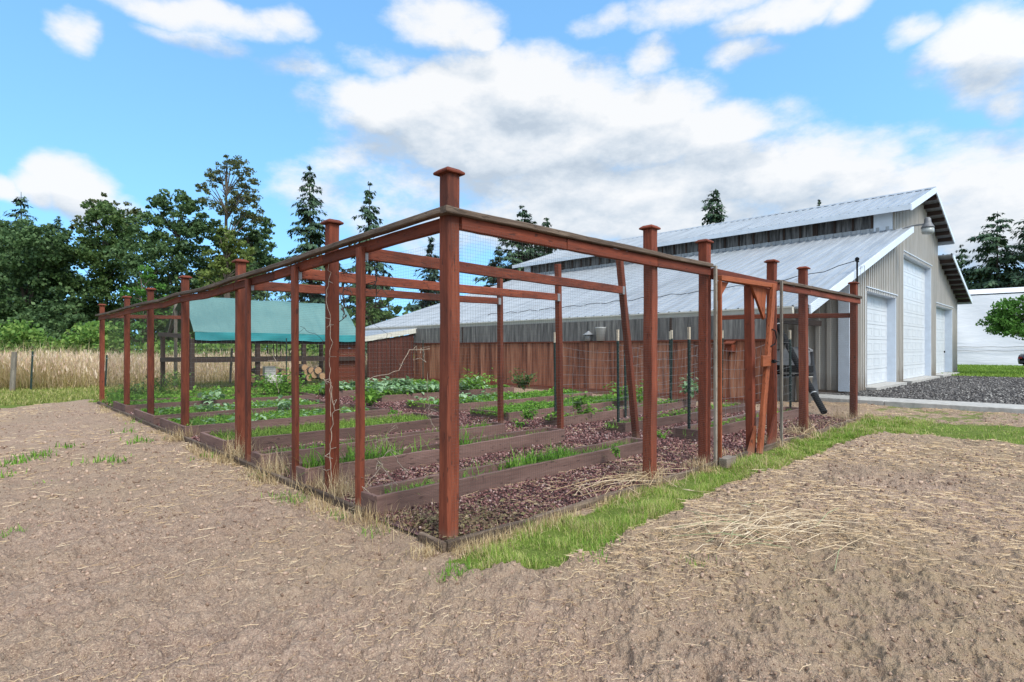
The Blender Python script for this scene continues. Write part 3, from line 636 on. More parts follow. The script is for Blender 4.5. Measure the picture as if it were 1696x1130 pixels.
gp = [grass_in(.9, 2.4, .91, 1.12, 1200, .15, .007), grass_in(.2, .9, .91, 1.12, 260, .09, .004), grass_in(2.4, 3.6, .91, 1.12, 360, .09, .004), grass_in(.2, 3.4, 2.14, 2.37, 900, .1, .005), leaves_in(.2, 3.5, .91, 1.12, 300, .06, .035), leaves_in(.2, 3.4, 2.14, 2.37, 400, .07, .04), leaves_in(.2, 3.3, 3.19, 3.38, 500, .07, .045), grass_in(.1, 2.2, 2.14, 2.37, 1100, .22, .008), grass_in(2.2, 3.4, 2.14, 2.37, 60, .08, .004),
      grass_in(1.1, 1.9, 1.18, 1.55, 350, .11, .004, -.05), grass_in(.1, 3.3, 3.19, 3.38, 1000, .12, .005), grass_in(1.2, 2.1, 3.45, 3.8, 130, .1, .005, -.05), grass_in(.1, 2.6, 2.45, 2.75, 160, .15, .005, -.05),
      grass_in(.1, 3.1, 6.03, 7.35, 3600, .09, .006), grass_in(.1, 3., 7.85, 9.3, 3600, .09, .007), grass_in(.1, 3.6, 10.2, 11.35, 3600, .09, .008),
      grass_in(4.4, 8.9, 4.13, 5.06, 2200, .13, .007), grass_in(4.3, 8.9, 5.85, 6.98, 2200, .13, .008), grass_in(4.6, 8.9, 8.63, 9.45, 1800, .15, .009), grass_in(4.5, 8.9, 10.65, 11.55, 1600, .16, .01), grass_in(4.7, 8.8, .88, 1.17, 350, .1, .005), grass_in(4.5, 8.8, 1.97, 2.22, 400, .1, .006), grass_in(4.5, 8.8, 3.08, 3.32, 500, .12, .006),
      grass_in(0, 9, 11.5, 13.1, 2500, .16, .01, -.05), grass_in(.3, 1.3, 12, 14.3, 800, .25, .01, -.06)]
V, F = join(gp); tag(np_mesh('bed_grass', V, F, 'weed'), 'bright green grass blades growing in the raised beds', 'weeds', kind='stuff')
V, F = join([grass_in(.1, 3.2, 4.33, 5.22, 5200, .10, .006), leaves_in(.1, 3.2, 4.33, 5.22, 2600, .08, .05, thr=.25), leaves_in(.1, 2.2, 3.19, 3.38, 200, .07, .04)])
tag(np_mesh('bed_clover', V, F, 'weedy'), 'dense light green seedlings filling the fourth bed on the left', 'weeds', kind='stuff')
V, F = join([leaves_in(.1, 3.1, 6.03, 7.35, 4600, .07, .06), leaves_in(.1, 3., 7.85, 9.3, 4600, .075, .065), leaves_in(.1, 3.6, 10.2, 11.35, 5200, .08, .075), leaves_in(4.4, 8.9, 4.13, 5.06, 7000, .14, .055, thr=.15), leaves_in(4.3, 8.9, 5.85, 6.98, 5200, .15, .08, thr=.25),
             leaves_in(4.6, 8.9, 8.63, 9.45, 3600, .2, .1, thr=.25), leaves_in(4.5, 8.9, 10.65, 11.55, 3000, .24, .11, thr=.25), leaves_in(0, 9, 11.6, 13.2, 3600, .25, .1, -.05), leaves_in(4.7, 8.8, 1.97, 2.22, 500, .12, .06), leaves_in(4.5, 8.8, 3.08, 3.32, 700, .16, .07), leaves_in(5.5, 8.8, .88, 1.17, 260, .1, .06), leaves_in(.3, 1.6, 12.2, 14.6, 1200, .3, .09, -.06), leaves_in(1., 7, 13.3, 14.6, 1800, .2, .09, -.06)])
tag(np_mesh('bed_weeds', V, F, 'weed'), 'low leafy weeds spreading through the raised beds', 'weeds', kind='stuff')
V, F = join([leaves_in(4.6, 8.2, 8.63, 9.45, 1200, .28, .15, .08, .3), leaves_in(4.5, 7, 10.65, 11.55, 900, .3, .16, .08, .3), leaves_in(.2, 3, 7.85, 9.3, 260, .10, .11, .07, .42), leaves_in(.2, 3, 6.03, 7.35, 220, .09, .1, .07, .42), leaves_in(4.4, 6.5, 5.85, 6.98, 420, .2, .12, .08, .38)])
tag(np_mesh('pale_leaves', V, F, 'pale'), 'pale grey green broad leaves spreading over the back beds', 'weeds', kind='stuff')
def leafy_plant(px, py, Zb, h, r_, nl, sl, m_, label, cat='plant', name='leafy_plant', droop=.1):
    p = at(px, py, Zb); t = thing(name, label, cat, tuple(p))
    st = MB(); n = max(3, nl//14); tips = []
    for i in range(n):
        a = random.random()*6.28; rr = r_*random.uniform(.2, 1); hh = h*random.uniform(.5, 1)
        q = (p[0]+math.cos(a)*rr, p[1]+math.sin(a)*rr, p[2]+hh); st.tube([p, ((p[0]*1.2+q[0]*.8)/2, (p[1]*1.2+q[1]*.8)/2, p[2]+hh*.6), q], [.006, .005, .003], 5); tips.append(q)
    st.build('stem', 'weed', t)
    T = np.array([(0, 0, 0), (.3, .35, .1), (.22, .75, .06), (0, 1, -.1), (-.22, .75, .06), (-.3, .35, .1), (0, .5, 0)])
    c = np.array([tips[i % n] for i in range(nl)]); k = rng.random(nl)[:, None]
    pos = np.array(p)*(1-k)*.75+c*(1-(1-k)*.75); pos = pos+rng.normal(0, .12*r_, (nl, 3)); pos[:, 2] = np.maximum(pos[:, 2], p[2]+.015)
    s = sl*rng.uniform(.55, 1.25, nl)
    V, F = scatter(T, [(0, 1, 6), (1, 2, 6), (2, 3, 6), (3, 4, 6), (4, 5, 6), (5, 0, 6)], pos, rot_zt(rng.random(nl)*6.283, rng.normal(-droop, .45, nl)), np.stack([s]*3, -1))
    np_mesh('leaves', V, F, m_, t)
    return t
PL = [(462, 656, 13.8, .62, .75, 420, .12, 'weed', 'broad mound of dark green leafy growth under the woodshed'), (873, 695, 8.75, .2, .24, 120, .075, 'weed', 'small lobed green weed on the gravel by the inner posts'),
      (968, 692, 9.5, .2, .3, 110, .08, 'weed', 'green weed sprawling over the edge of the third trellis bed'), (955, 676, 9.7, .28, .3, 120, .08, 'weed', 'taller weed growing inside the third trellis bed'),
      (1040, 662, 11.6, .33, .55, 240, .1, 'weed', 'bushy green weed against the back of the trellis beds'), (866, 645, 14.6, .5, .4, 260, .1, 'lf_mid', 'upright dark green weed in front of the red brown board wall'),
      (680, 650, 14., .2, .35, 60, .15, 'pale', 'pale seedling on the front board of a back right bed'), (350, 668, 11.9, .28, .3, 46, .14, 'pale', 'pale broad leaved seedling in the sixth left bed'), (357, 688, 10., .26, .26, 40, .13, 'pale', 'pale broad leaved seedling in the fifth left bed, in front of another'),
      (472, 683, 10.1, .25, .3, 50, .12, 'pale', 'pale leafy seedling in the fifth left bed beside a stud'), (1136, 648, 11.7, .3, .5, 90, .14, 'pale', 'pale leafy plant behind the second trellis'), (650, 690, 9.4, .1, .22, 40, .09, 'weed', 'small weed on the gravel at the end of the fifth left bed'), (612, 668, 12., .32, .5, 200, .11, 'weed', 'green weed clump on the path beside the back right bed'),
      (857, 708, 8., .12, .16, 50, .06, 'weed', 'tiny green weed on the gravel beside the third left bed'), (1100, 727, 6.8, .12, .14, 60, .045, 'weed', 'tiny green weed beside the tall right post'), (1020, 757, 5.9, .13, .1, 40, .05, 'weed', 'small dark weed leaning on the nearest long bed'),
      (300, 645, 14.6, .55, .4, 200, .06, 'lf_bramble', 'wispy flowering weed by the corner of the woodshed'), (268, 650, 14.2, .5, .5, 220, .07, 'lf_mid', 'low scrubby weed behind the back left bed'), (230, 655, 13.8, .35, .6, 200, .08, 'lf_mid', 'spreading green weed at the back left corner of the garden'),
      (1060, 612+55, 10.6, .2, .3, 80, .08, 'weed', 'leafy weed between the trellis stakes'), (785, 640, 14.3, .3, .7, 240, .1, 'weed', 'bright green weed clump behind the corner post near the board wall')]
for px, py, Zb, h, r_, nl, sl, mm, lb in PL: leafy_plant(px, py, Zb, h, r_, nl, sl, mm, lb)

# ------------------------------------------------------------------ edging boards
def plank(name, a, b, w_, h_, m_, label, cat='edging board', group='edging boards round the garden'):
    L = (Vector(b)-Vector(a)).length; t = thing(name, label, cat, a, group)
    m = MB(); m.beam(a, b, w_, h_); m.build('board', m_, t, .004)
    return t
def seam_run(pts, m_, labels, z=-.056):
    for (a, b), lb in zip(zip(pts[:-1], pts[1:]), labels):
        o = MB(); d = (Vector((*b, 0))-Vector((*a, 0))).normalized()*.004
        o.wbeam((a[0]+d.x, a[1]+d.y, z+random.uniform(-.008, .006)), (b[0]-d.x, b[1]-d.y, z+random.uniform(-.012, .006)), .04, .1, n=20, amp=.004); tag(o.build('edging_board', m_, None), lb, 'edging board', 'edging boards round the garden')
seam_run([(-.0, .005), (.80, .005), (3.2, .005), (5.3, .0), (9.15, .0)], 'cap_x', ['short weathered edging board at the foot of the corner post, right side', 'weathered edging board beside the green grass strip', 'edging board across the gate opening', 'edging board at the far end by the drain pipe'])
seam_run([(.0, .0), (.0, .28), (.0, .95)][0:2], 'cap_y', ['stub of rotten edging board left of the corner post'])
seam_run([(.0, 1.0), (.0, 2.2), (.0, 3.3), (.0, 7.0), (.0, 13.1)], 'cap_y', ['weathered edging board between the two studs nearest the corner post', 'edging board below the second and third studs', 'edging board running back past the wide beds', 'edging board at the far end of the left fence'])

# ------------------------------------------------------------------ fence frame
def post(t, x, y, z1, m_='red_z', s=.092, z0=-.085, cap=.15):
    m = MB(); m.wbeam((x, y, z0), (x+random.uniform(-.006, .006), y+random.uniform(-.006, .006), z1), s, s, (0, 1, 0), 22); p = m.build('post', m_, t)
    if cap:
        c = MB(); h = cap/2; g_ = h*.62
        c.lathe((0, 0, 0), [(h*1.414-.004, 0), (h*1.414, .006), (h*1.414, .016), (g_*1.414, .038)], 4)
        rt = Matrix.Rotation(R(45), 3, 'Z'); c.v = [tuple(rt @ Vector(q)+Vector((x, y, z1))) for q in c.v]
        c.build('post_cap', 'dred_x', p, .003)
    return p
def netting(t, a, b, z0, z1, step, r_, m_='mesh', zs=None, name='wire_netting'):
    a = np.array(a); b = np.array(b); L = np.linalg.norm(b-a); d = (b-a)/L; nrm = np.array([-d[1], d[0]])
    tri = [(0., 1.), (.87, -.5), (-.87, -.5)]; V = []; F = []
    nv = int(L/step); s = np.linspace(0, L, nv+1)
    def strip(p0, p1, e1, e2):
        i = len(V)
        for p in (p0, p1):
            for c0, c1 in tri: V.append(np.array(p)+r_*(c0*e1+c1*e2))
        for k in range(3): F.append((i+k, i+(k+1) % 3, i+3+(k+1) % 3, i+3+k))
    e_n = np.array([*nrm, 0.]); e_d = np.array([*d, 0.]); e_z = np.array([0, 0, 1.])
    for q in s: strip((*(a+d*q), z0), (*(a+d*q), z1), e_n, e_d)
    nh = int((z1-z0)/step); bows = 6
    for z in np.linspace(z0, z1, nh+1):
        strip((*a, z), (*b, z), e_n, e_z)
    return np_mesh(name, np.array(V), np.array(F), m_, t)
# left run
tl = thing('garden_fence', 'long red brown post and rail fence with wire netting along the left of the garden', 'fence', (0, 0, 0), 'fence runs round the garden')
LP = [(.1, .1, 2.325), (.15, 1.83, 2.29), (.15, 4.14, 2.21), (.135, 6.40, 2.23), (.13, 8.55, 2.22), (.13, 10.6, 2.22), (.125, 13.45, 2.225)]
for i, (x, y, z) in enumerate(LP): post(tl, x, y, z, 'red_z' if i != 1 else 'dred_z', .096 if i == 0 else .092)
rz = [(0., 2.1), (1.83, 2.062), (2.9, 2.03), (4.1, 2.015), (5.2, 1.99), (6.4, 2.012), (7.4, 1.985), (8.55, 2.01), (10.6, 2.005), (12., 1.995), (13.5, 2.01)]
for (y0, z0), (y1, z1) in zip(rz[:-1], rz[1:]):
    m = MB(); m.wbeam((.03, y0+.002 if y0 == 0 else y0, z0-.022), (.03, y1, z1-.022), .062, .042); m.build('rail_cap', 'cap_y', tl)
    m = MB(); m.wbeam((.082, max(y0, .152), z0-.09), (.082, y1-.003, z1-.09), .038, .088); m.build('top_rail', 'dred_y', tl)
for y, zt in ((1.135, 1.985), (2.34, 1.965), (3.56, 1.955)):
    m = MB(); m.wbeam((.039, y, -.09), (.039, y, zt), .084, .042, (1, 0, 0), 22); m.build('stud', 'red_z', tl)
netting(tl, (.20, .1), (.20, 13.2), .02, 1.93, .022, .0005)
# right run
tr_ = thing('garden_fence', 'red brown post and rail fence along the right of the garden, broken by the gateway', 'fence', (2.45, .06, 0), 'fence runs round the garden')
RP = [(2.52, .12, 2.335), (3.61, .12, 2.35), (5.48, .12, 2.34), (6.67, .12, 2.37), (9.2, .12, 2.36)]
for i, (x, y, z) in enumerate(RP): post(tr_, x, y, z, 'red_z' if i in (0, 3) else 'dred_z', .1 if i < 3 else .105)
rzx = [(0., 2.1), (1.2, 2.105), (2.52, 2.108), (3.58, 2.115)]
rzx2 = [(5.42, 2.10), (6.67, 2.118), (7.9, 2.125), (9.28, 2.14)]
for run in (rzx, rzx2):
    for (x0, z0), (x1, z1) in zip(run[:-1], run[1:]):
        m = MB(); m.wbeam((x0-.001 if x0 == 0 else x0, .03, z0-.0225), (x1, .03, z1-.0225), .061, .042); m.build('rail_cap', 'cap_x', tr_)
        m = MB(); m.wbeam((max(x0, .152), .048, z0-.09), (x1-.003, .048, z1-.09), .036, .088); m.build('top_rail', 'dred_x', tr_)
m = MB(); m.box((3.63, .025, 1.955), (5.44, .062, 2.075)); m.build('lintel', 'dred_x', tr_, .004)
for x in (3.592, 5.447):
    m = MB(); m.box((x-.018, -.03, -.08), (x+.018, .0, 2.09)); m.build('trim_strip', 'grey_z', tr_, .003)
netting(tr_, (.06, .022), (3.5, .022), .02, 2.0, .022, .0005)
netting(tr_, (5.47, .022), (9.2, .022), .02, 2.0, .03, .0007)
# far end and back
te = thing('garden_fence', 'low far end fence of the garden nearest the barn, a single rail and netting', 'fence', (9.1, 3, 0), 'fence runs round the garden')
m = MB(); m.wbeam((9.2, .18, 1.80), (9.2, 1.58, 1.845), .036, .085); m.build('top_rail', 'dred_y', te)
m = MB(); m.wbeam((9.2, 1.66, 1.845), (9.2, 2.6, 1.85), .036, .085); m.build('top_rail', 'dred_y', te)
post(te, 9.26, 1.62, 1.8, 'dred_z', .08, cap=0)
tb = thing('garden_fence', 'wire fence across the back of the garden in front of the woodshed', 'fence', (4.5, 13.1, 0), 'fence runs round the garden')
m = MB(); m.wbeam((.18, 13.42, 1.97), (1.74, 13.3, 2.0), .036, .09); m.build('top_rail', 'dred_x', tb)
for x in (1.78, 4.35, 6.6, 9.05):
    if x == 1.78: post(tb, x, 13.1, 1.98, 'dred_z', .08, cap=0)
    else:
        m = MB(); m.tube([(x, 13.1, -.1), (x, 13.1, 1.5)], .016, 6); m.build('post', 'tgreen', tb)
netting(tb, (1.8, 13.1), (9.05, 13.1), 0., 1.45, .12, .0012, 'wire')
# inner trellis frames
def trellis_frame(stud, pb, pt, r0, r1, label):
    t = thing('trellis_frame', label, 'trellis', pb, 'inner posts and rails')
    m = MB(); m.wbeam(pb, pt, .07, .085, (0, 1, 0), 22); m.build('post', 'red_z', t)
    m = MB(); m.wbeam(r0, r1, .038, .1, n=24); m.build('rail', 'red_x', t)
    m = MB(); m.box((r0[0]-.004, r0[1]-.026, r0[2]-.055), (r0[0]+.028, r0[1]+.026, r0[2]+.05)); m.build('hanger', 'galv', t); m = MB(); m.box((r1[0]-.05, r1[1]-.026, r1[2]-.055), (r1[0]+.004, r1[1]+.026, r1[2]+.052)); m.build('hanger', 'galv', t)
trellis_frame(1.135, (4.40, 1.50, -.08), (4.235, 1.66, 2.425), (.065, 1.135, 1.94), (4.215, 1.585, 1.99), 'inner rail with the leaning post, nearest and highest of the three')
trellis_frame(2.33, (4.13, 2.63, -.08), (4.10, 2.66, 2.45), (.065, 2.34, 1.90), (4.08, 2.62, 1.955), 'inner rail with the upright post in the middle of the three')
trellis_frame(3.52, (4.09, 3.88, -.08), (4.085, 3.90, 2.36), (.065, 3.56, 1.89), (4.06, 3.87, 1.975), 'inner rail with the farthest post of the three')
# gate
tg = thing('wooden_gate', 'sagging orange brown wooden gate standing ajar between two capped posts', 'gate', (4.6, 0, 0))
m = MB(); m.beam((3.63, -.045, 1.96), (5.1, -.06, 1.985), .05, .055); m.build('top_bar', 'orange_x', tg, .004)
m = MB(); m.beam((5.02, -.075, 1.99), (4.60, -.075, -.045), .045, .1, (1, 0, 0)); m.build('stile', 'orange_z', tg, .004)
m = MB(); m.beam((4.62, .06, 1.965), (4.655, .05, -.04), .09, .09, (1, 0, 0)); m.build('stile', 'dred_z', tg, .004)
m = MB(); m.box((3.628, -.06, .0), (3.655, -.02, 1.93)); m.build('hinge_stile', 'orange_z', tg, .003)
m = MB(); m.prism([(3.66, -.02, 1.93), (3.90, -.02, 1.935), (3.66, -.02, 1.72)], (0, .03, 0)); m.build('gusset', 'orange_z', tg, .002)
m = MB(); m.prism([(4.52, -.02, 1.95), (4.96, -.02, 1.955), (4.88, -.02, 1.56)], (0, .03, 0)); m.build('gusset', 'orange_z', tg, .002)
m = MB(); m.prism([(4.38, -.03, -.06), (4.62, -.03, .28), (4.60, -.03, -.06)], (0, .03, 0)); m.build('gusset', 'orange_z', tg, .002)
m = MB(); m.prism([(5.05, -.0, -.04), (5.30, .0, .36), (5.31, .0, -.04)], (0, .03, 0)); m.build('gusset', 'dred_z', tg, .002)
m = MB(); m.box((4.56, -.135, .99), (4.80, -.098, 1.12)); m.build('latch_block', 'orange_x', tg, .005)
m = MB(); m.tube([(4.78, -.16, 1.05), (4.83, -.165, 1.05), (4.83, -.165, 1.05), (4.93, -.165, 1.045)], [.022, .022, .008, .007], 8); m.build('bolt', 'black', tg, smooth=True)
m = MB(); m.tube([(4.90, -.10, 1.44), (4.93, -.13, 1.42), (4.95, -.14, 1.34), (4.92, -.13, 1.26), (4.87, -.1, 1.23)], .009, 8); m.build('handle', 'black', tg, smooth=True)
o = MB(); o.box((3.62, -.13, -.07), (3.84, -.035, .035)); tag(o.build('wood_block', 'grey_x', None, .006), 'short weathered wooden block at the foot of the gate post', 'wood block')

# ------------------------------------------------------------------ metal stakes and wire trellises
TP = [((4.97, 1.02), .06, 1.50, 'dark green stake with a white tip, nearest of the trellis stakes, by the gate'), ((8.9, 1.08), .05, 1.55, 'stake with a white tip beside the black drain pipe'), ((4.86, 2.12), .06, 1.49, 'dark stake with a rusty pale tip at the path end of the second trellis'),
      ((6.3, 2.98), .05, 1.52, 'stake with a rusty pale tip just behind the one left of the leaning post'), ((9.6, 2.72), .0, 1.6, 'stake with a rusty twisted tip seen through the gateway'), ((4.68, 3.22), .06, 1.47, 'dark stake with a cream tip left of the middle inner post, by the third trellis'),
      ((8.5, 3.35), .05, 1.57, 'stake with a pale rusty tip, left of a pair by the tall right post'), ((8.1, 3.08), .05, 1.58, 'stake with a clean white tip, right of a pair by the tall right post')]
for i, ((x, y), z0, z1, lb) in enumerate(TP):
    t = thing('garden_stake', lb, 'metal stake', (x, y, z0), 'metal trellis stakes'); lean = random.uniform(-.03, .03)
    m = MB(); m.beam((x-lean, y, z0-.2), (x, y, z1-.17), .034, .007); m.beam((x-lean, y+.016, z0-.2), (x, y+.016, z1-.17), .007, .032)
    for k in range(int((z1-.2-z0)/.055)): 
        zz = z0+.05+k*.055; m.box((x-lean*(1-(zz-z0)/(z1-z0))-.006, y-.012, zz), (x-lean*(1-(zz-z0)/(z1-z0))+.006, y-.003, zz+.018))
    m.build('shaft', 'tgreen', t)
    m = MB(); m.beam((x, y, z1-.17), (x, y, z1), .036, .008); m.beam((x, y+.017, z1-.17), (x, y+.017, z1), .008, .034); m.build('tip', 'twhite', t)
def wire_trellis(p, q, z0, z1, label, sag):
    t = thing('wire_trellis', label, 'wire trellis', (*p, z0), 'wire trellis panels'); m = MB(); p = Vector((*p, 0)); q = Vector((*q, 0)); L = (q-p).length
    for r_ in range(8):
        z = z0+(z1-z0)*r_/7; pts = []
        for k in range(25):
            s = k/24; pts.append(p.lerp(q, s)+Vector((0, .03*math.sin(s*9+r_), z+sag*(s*(1-s)*-4)*.5+.05*math.sin(s*7+r_*.3)*(r_/7)+.08*s)))
        m.tube(pts, .0018, 4)
    n = int(L/.16)
    for k in range(n+1):
        s = k/n; c = p.lerp(q, s); dz = sag*(s*(1-s)*-4)*.5+.08*s
        m.tube([c+Vector((.05*math.sin(k*1.7), 0, z0+dz)), c+Vector((-.03*math.sin(k*2.3), .03, (z0+z1)/2+dz)), c+Vector((.04*math.sin(k*.9), 0, z1+dz))], .0014, 4)
    m.build('wire_grid', 'wire', t)
wire_trellis((4.97, 1.01), (8.9, 1.07), .15, 1.22, 'loose wire grid trellis nearest the gate, wavy at its top edge', .08)
wire_trellis((4.86, 2.11), (9.6, 2.71), .15, 1.22, 'middle wire grid trellis crossing behind the leaning post', .1)
wire_trellis((4.68, 3.21), (8.5, 3.34), .15, 1.2, 'farthest wire grid trellis in front of the red brown board wall', .1)

# ------------------------------------------------------------------ dead vines
def vine(pts, r_, label, m_='vine', tend=6):
    m = MB(); P = []
    pts = [Vector(p) for p in pts]
    for a, b in zip(pts[:-1], pts[1:]):
        for k in range(5): P.append(a.lerp(b, k/5)+Vector((random.uniform(-.012, .012), random.uniform(-.012, .012), random.uniform(-.01, .01))))
    P.append(pts[-1]); m.tube(P, r_*.48, 5)
    for i in range(tend):
        c = random.choice(P); a = random.random()*6.28; l = random.uniform(.04, .12)
        m.tube([c, c+Vector((math.cos(a)*l*.6, math.sin(a)*l*.6, random.uniform(-.02, .05))), c+Vector((math.cos(a+.8)*l, math.sin(a+.8)*l, random.uniform(-.06, .03)))], r_*.4, 4)
    tag(m.build('dead_vine', m_, None, smooth=True), label, 'dead vine', 'dried vines on the fence')
x0 = .02
vine([(.09, 1.75, 2.0), (.09, 1.76, 1.85), (.085, 1.80, 1.62), (.09, 1.74, 1.45), (.09, 1.72, 1.25), (.09, 1.76, 1.1), (.09, 1.72, .9), (.09, 1.73, .62)], .005, 'long pale dead vine twisting down the second capped post, upper half')
vine([(.05, 1.78, .95), (.1, 1.76, .9), (.12, 1.74, .72), (.12, 1.765, .5), (.1, 1.76, .3), (.1, 1.74, .08), (.1, 1.72, -.05)], .007, 'pale dead vine stem climbing the lower half of the second capped post')
vine([(.3, 1.05, -.04), (.22, 1.0, .16), (.15, 1.02, .34), (.2, .98, .42), (.3, .98, .3), (.38, 1.0, .2)], .006, 'pale arching dead stem above the end of the nearest bed')
vine([(.0, 1.1, -.05), (.05, 1.08, .14), (.18, 1.06, .28), (.35, 1.1, .1)], .005, 'pale dead stem curling around the foot of the nearest stud')
vine([(.5, 1.6, .12), (.42, 1.5, .26), (.38, 1.4, .36), (.45, 1.35, .5), (.42, 1.3, .62)], .004, 'thin pale dead stem leaning between the first two beds')
vine([(.2, 1.19, 1.9), (.2, 1.17, 1.75), (.22, 1.2, 1.6), (.2, 1.18, 1.52)], .009, 'dark dried vine tuft hanging from the highest inner rail', 'vined', 16)
vine([(.55, 2.4, 1.98), (.55, 2.38, 1.8), (.57, 2.42, 1.62), (.55, 2.4, 1.5)], .012, 'dark dried vine clump hanging from the middle inner rail', 'vined', 20)
vine([(.15, 1.2, 1.45), (.3, 1.2, 1.32), (.36, 1.2, 1.15), (.44, 1.2, 1.05)], .003, 'thin dark dead strand hanging below the highest inner rail', 'vined', 3)
vine([(1.0, 3.0, 1.08), (.7, 2.9, 1.2), (.4, 2.7, 1.35), (.2, 2.6, 1.42)], .004, 'dark dead strand stretched in front of the teal tarpaulin', 'vined', 3)
vine([(.2, 1.3, .95), (.5, 1.3, 1.02), (.62, 1.32, 1.2), (.75, 1.3, 1.2), (.78, 1.31, 1.08)], .006, 'pale looping dead vine in front of the red brown wing wall')
vine([(.8, 1.3, 1.0), (.78, 1.3, .85), (.82, 1.31, .7), (.8, 1.3, .6), (.84, 1.3, .52)], .004, 'thin zigzag dead vine hanging in front of the wing wall')
vine([(.12, 3.1, 1.2), (.13, 3.0, 1.05), (.13, 3.02, .9), (.14, 2.98, .75)], .005, 'short pale dead vine left of the second stud', 'vine', 3)
# fallen stalks on the soil and by the fence
for k, (x, y, a, l) in enumerate([(1.55, -1.35, 25, .9), (1.75, -1.25, 10, 1.0), (1.5, -1.15, -10, .8), (1.9, -1.45, 40, .7), (1.65, -1.5, 75, .5), (1.45, -1.4, 60, .6), (2.1, -1.7, -35, .8), (2.5, -1.9, -30, .7), (1.3, -1.05, -30, .6), (1.8, -1.3, -5, 1.1), (2.1, -1.35, -12, 1.0), (1.6, -1.6, 100, .35), (1.35, -1.55, 110, .4)]): pass
ps = MB(); ps2 = MB()
c0 = np.array(at(1270, 880, 925*1.27/(880-578)))
for k in range(70):
    a = random.gauss(-.45, .55) if k % 3 else random.random()*6.28; l = random.uniform(.2, .75); q = Vector((c0[0]+random.gauss(.0, .34), c0[1]+random.gauss(0, .2), -.045+random.random()*.05))
    d = Vector((math.cos(a), math.sin(a), 0)); pp = [q-d*l/2, q+Vector((0, 0, .02+random.random()*.02)), q+d*l/2+Vector((0, 0, random.uniform(-.02, .01)))]
    (ps2 if k % 7 == 0 else ps).tube(pp, [.0018, .0022, .0014], 4)
    if k % 3 == 0: ps.tube([pp[2], pp[2]+d*.05, pp[2]+d*.11], [.002, .006, .001], 5)
tag(ps.build('straw_pile', leafmat('bleached stalks', [(.40, .29, .17), (.54, .42, .28), (.66, .55, .40)], .1, .8)), 'loose heap of long cut dry grass stalks lying on the soil', 'straw', kind='stuff')
tag(ps2.build('green_stalks', leafmat('grey green stalks', [(.20, .25, .12), (.30, .34, .19)], .1, .7)), 'a few greenish cut stalks lying in the straw heap', 'straw', kind='stuff')
ps = MB()
for k in range(46):
    a = random.gauss(.15, .5); l = random.uniform(.3, .9); q = Vector((random.uniform(1.5, 2.9), random.uniform(.02, .3), -.04+random.random()*.08)); d = Vector((math.cos(a), math.sin(a), 0))
    ps.tube([q-d*l/2, q+Vector((0, 0, .03)), q+d*l/2], [.003, .003, .002], 4)
for k in range(40):
    a = random.random()*6.28; l = random.uniform(.15, .5); q = Vector((random.uniform(5.5, 8.8), random.uniform(-.05, .4), -.04+random.random()*.08)); d = Vector((math.cos(a), math.sin(a), random.uniform(0, .5)))
    ps.tube([q-d*l/2, q+Vector((0, 0, .02)), q+d*l/2], [.003, .003, .002], 4)
tag(ps.build('dead_stalks', 'straw'), 'pale dead stalks tangled at the feet of the right fence', 'dead stalks', kind='stuff')

# ------------------------------------------------------------------ barn
tbn = thing('monitor_barn', 'large taupe ribbed metal barn with raised centre roof, lean-to roofs and three white garage doors', 'barn', (25.4, 2, 0))
V0, V1, OV = 2.0, 20.3, 1.4; UL, UR = 15.9, 35.03
def lowL(u): return 2.13+(u-10.95)*(5.42-2.13)/(21.35-10.95)
def upz(u): return 7.6-abs(u-25.45)*(7.6-6.13)/4.5
def lowR(u): return 5.55+(u-29.3)*(3.73-5.55)/6.2
CL, CR = 21.35, 29.55
def wall_top(u):
    if u < CL: return lowL(u)-.09
    if u <= CR: return upz(u)-.09
    return lowR(u)-.09
doors = [(17.73, 21.55, 3.0, .25), (22.72, 28.0, 4.72, .2), (29.1, 33.5, 3.18, .27)]
def rib(s, p=.23):  # ribbed profile offset
    t = (s/p) % 1.; return .022 if t < .3 else 0.
def profile(a, b, p=.23):
    out = []; k0 = int(math.floor(a/p)); k1 = int(math.ceil(b/p))
    for k in range(k0, k1+1):
        for fr, h in ((0, 0.), (.02, .07), (.36, .07), (.38, 0.)):
            s = (k+fr)*p
            if a < s < b: out.append((s, h))
    return [(a, 0.)]+out+[(b, 0.)]
m = MB()
brk = sorted({UL, CL-.001, CL+.001, CR-.001, CR+.001, UR, *[d[0] for d in doors], *[d[1] for d in doors]})
for a, b in zip(brk[:-1], brk[1:]):
    if b-a < .01: continue
    z0 = -.1
    for d in doors:
        if a >= d[0]-.001 and b <= d[1]+.001: z0 = d[2]
    pr = profile(a, b)
    m.grid([[(s, V0-h, z0) for s, h in pr], [(s, V0-h, wall_top(s)) for s, h in pr]])
m.build('gable_wall', 'siding', tbn)
m = MB(); pr = profile(V0, V1, .30)
m.grid([[(UL-h, s, .0) for s, h in pr][::-1], [(UL-h, s, lowL(UL)-.1) for s, h in pr][::-1]]); m.build('side_wall', 'siding', tbn)
m = MB(); m.box((UL-.06, V0+.03, -.1), (UL+.05, V1, .0)); m.build('base_board', 'old_y', tbn)
m = MB(); m.box((UR, V0, -.1), (UR+.05, V1, lowR(UR)-.1)); m.box((UL, V1, -.1), (UR, V1+.05, 3.5)); m.build('rear_wall', 'siding', tbn)
m = MB(); m.box((UL-.095, V0-.085, -.02), (UL+.07, V0+.2, lowL(UL)-.1)); m.build('corner_trim', 'white', tbn); m = MB(); m.box((UR-.03, V0-.055, -.02), (UR+.08, V0+.1, lowR(UR)-.12)); m.build('corner_trim', 'white', tbn)
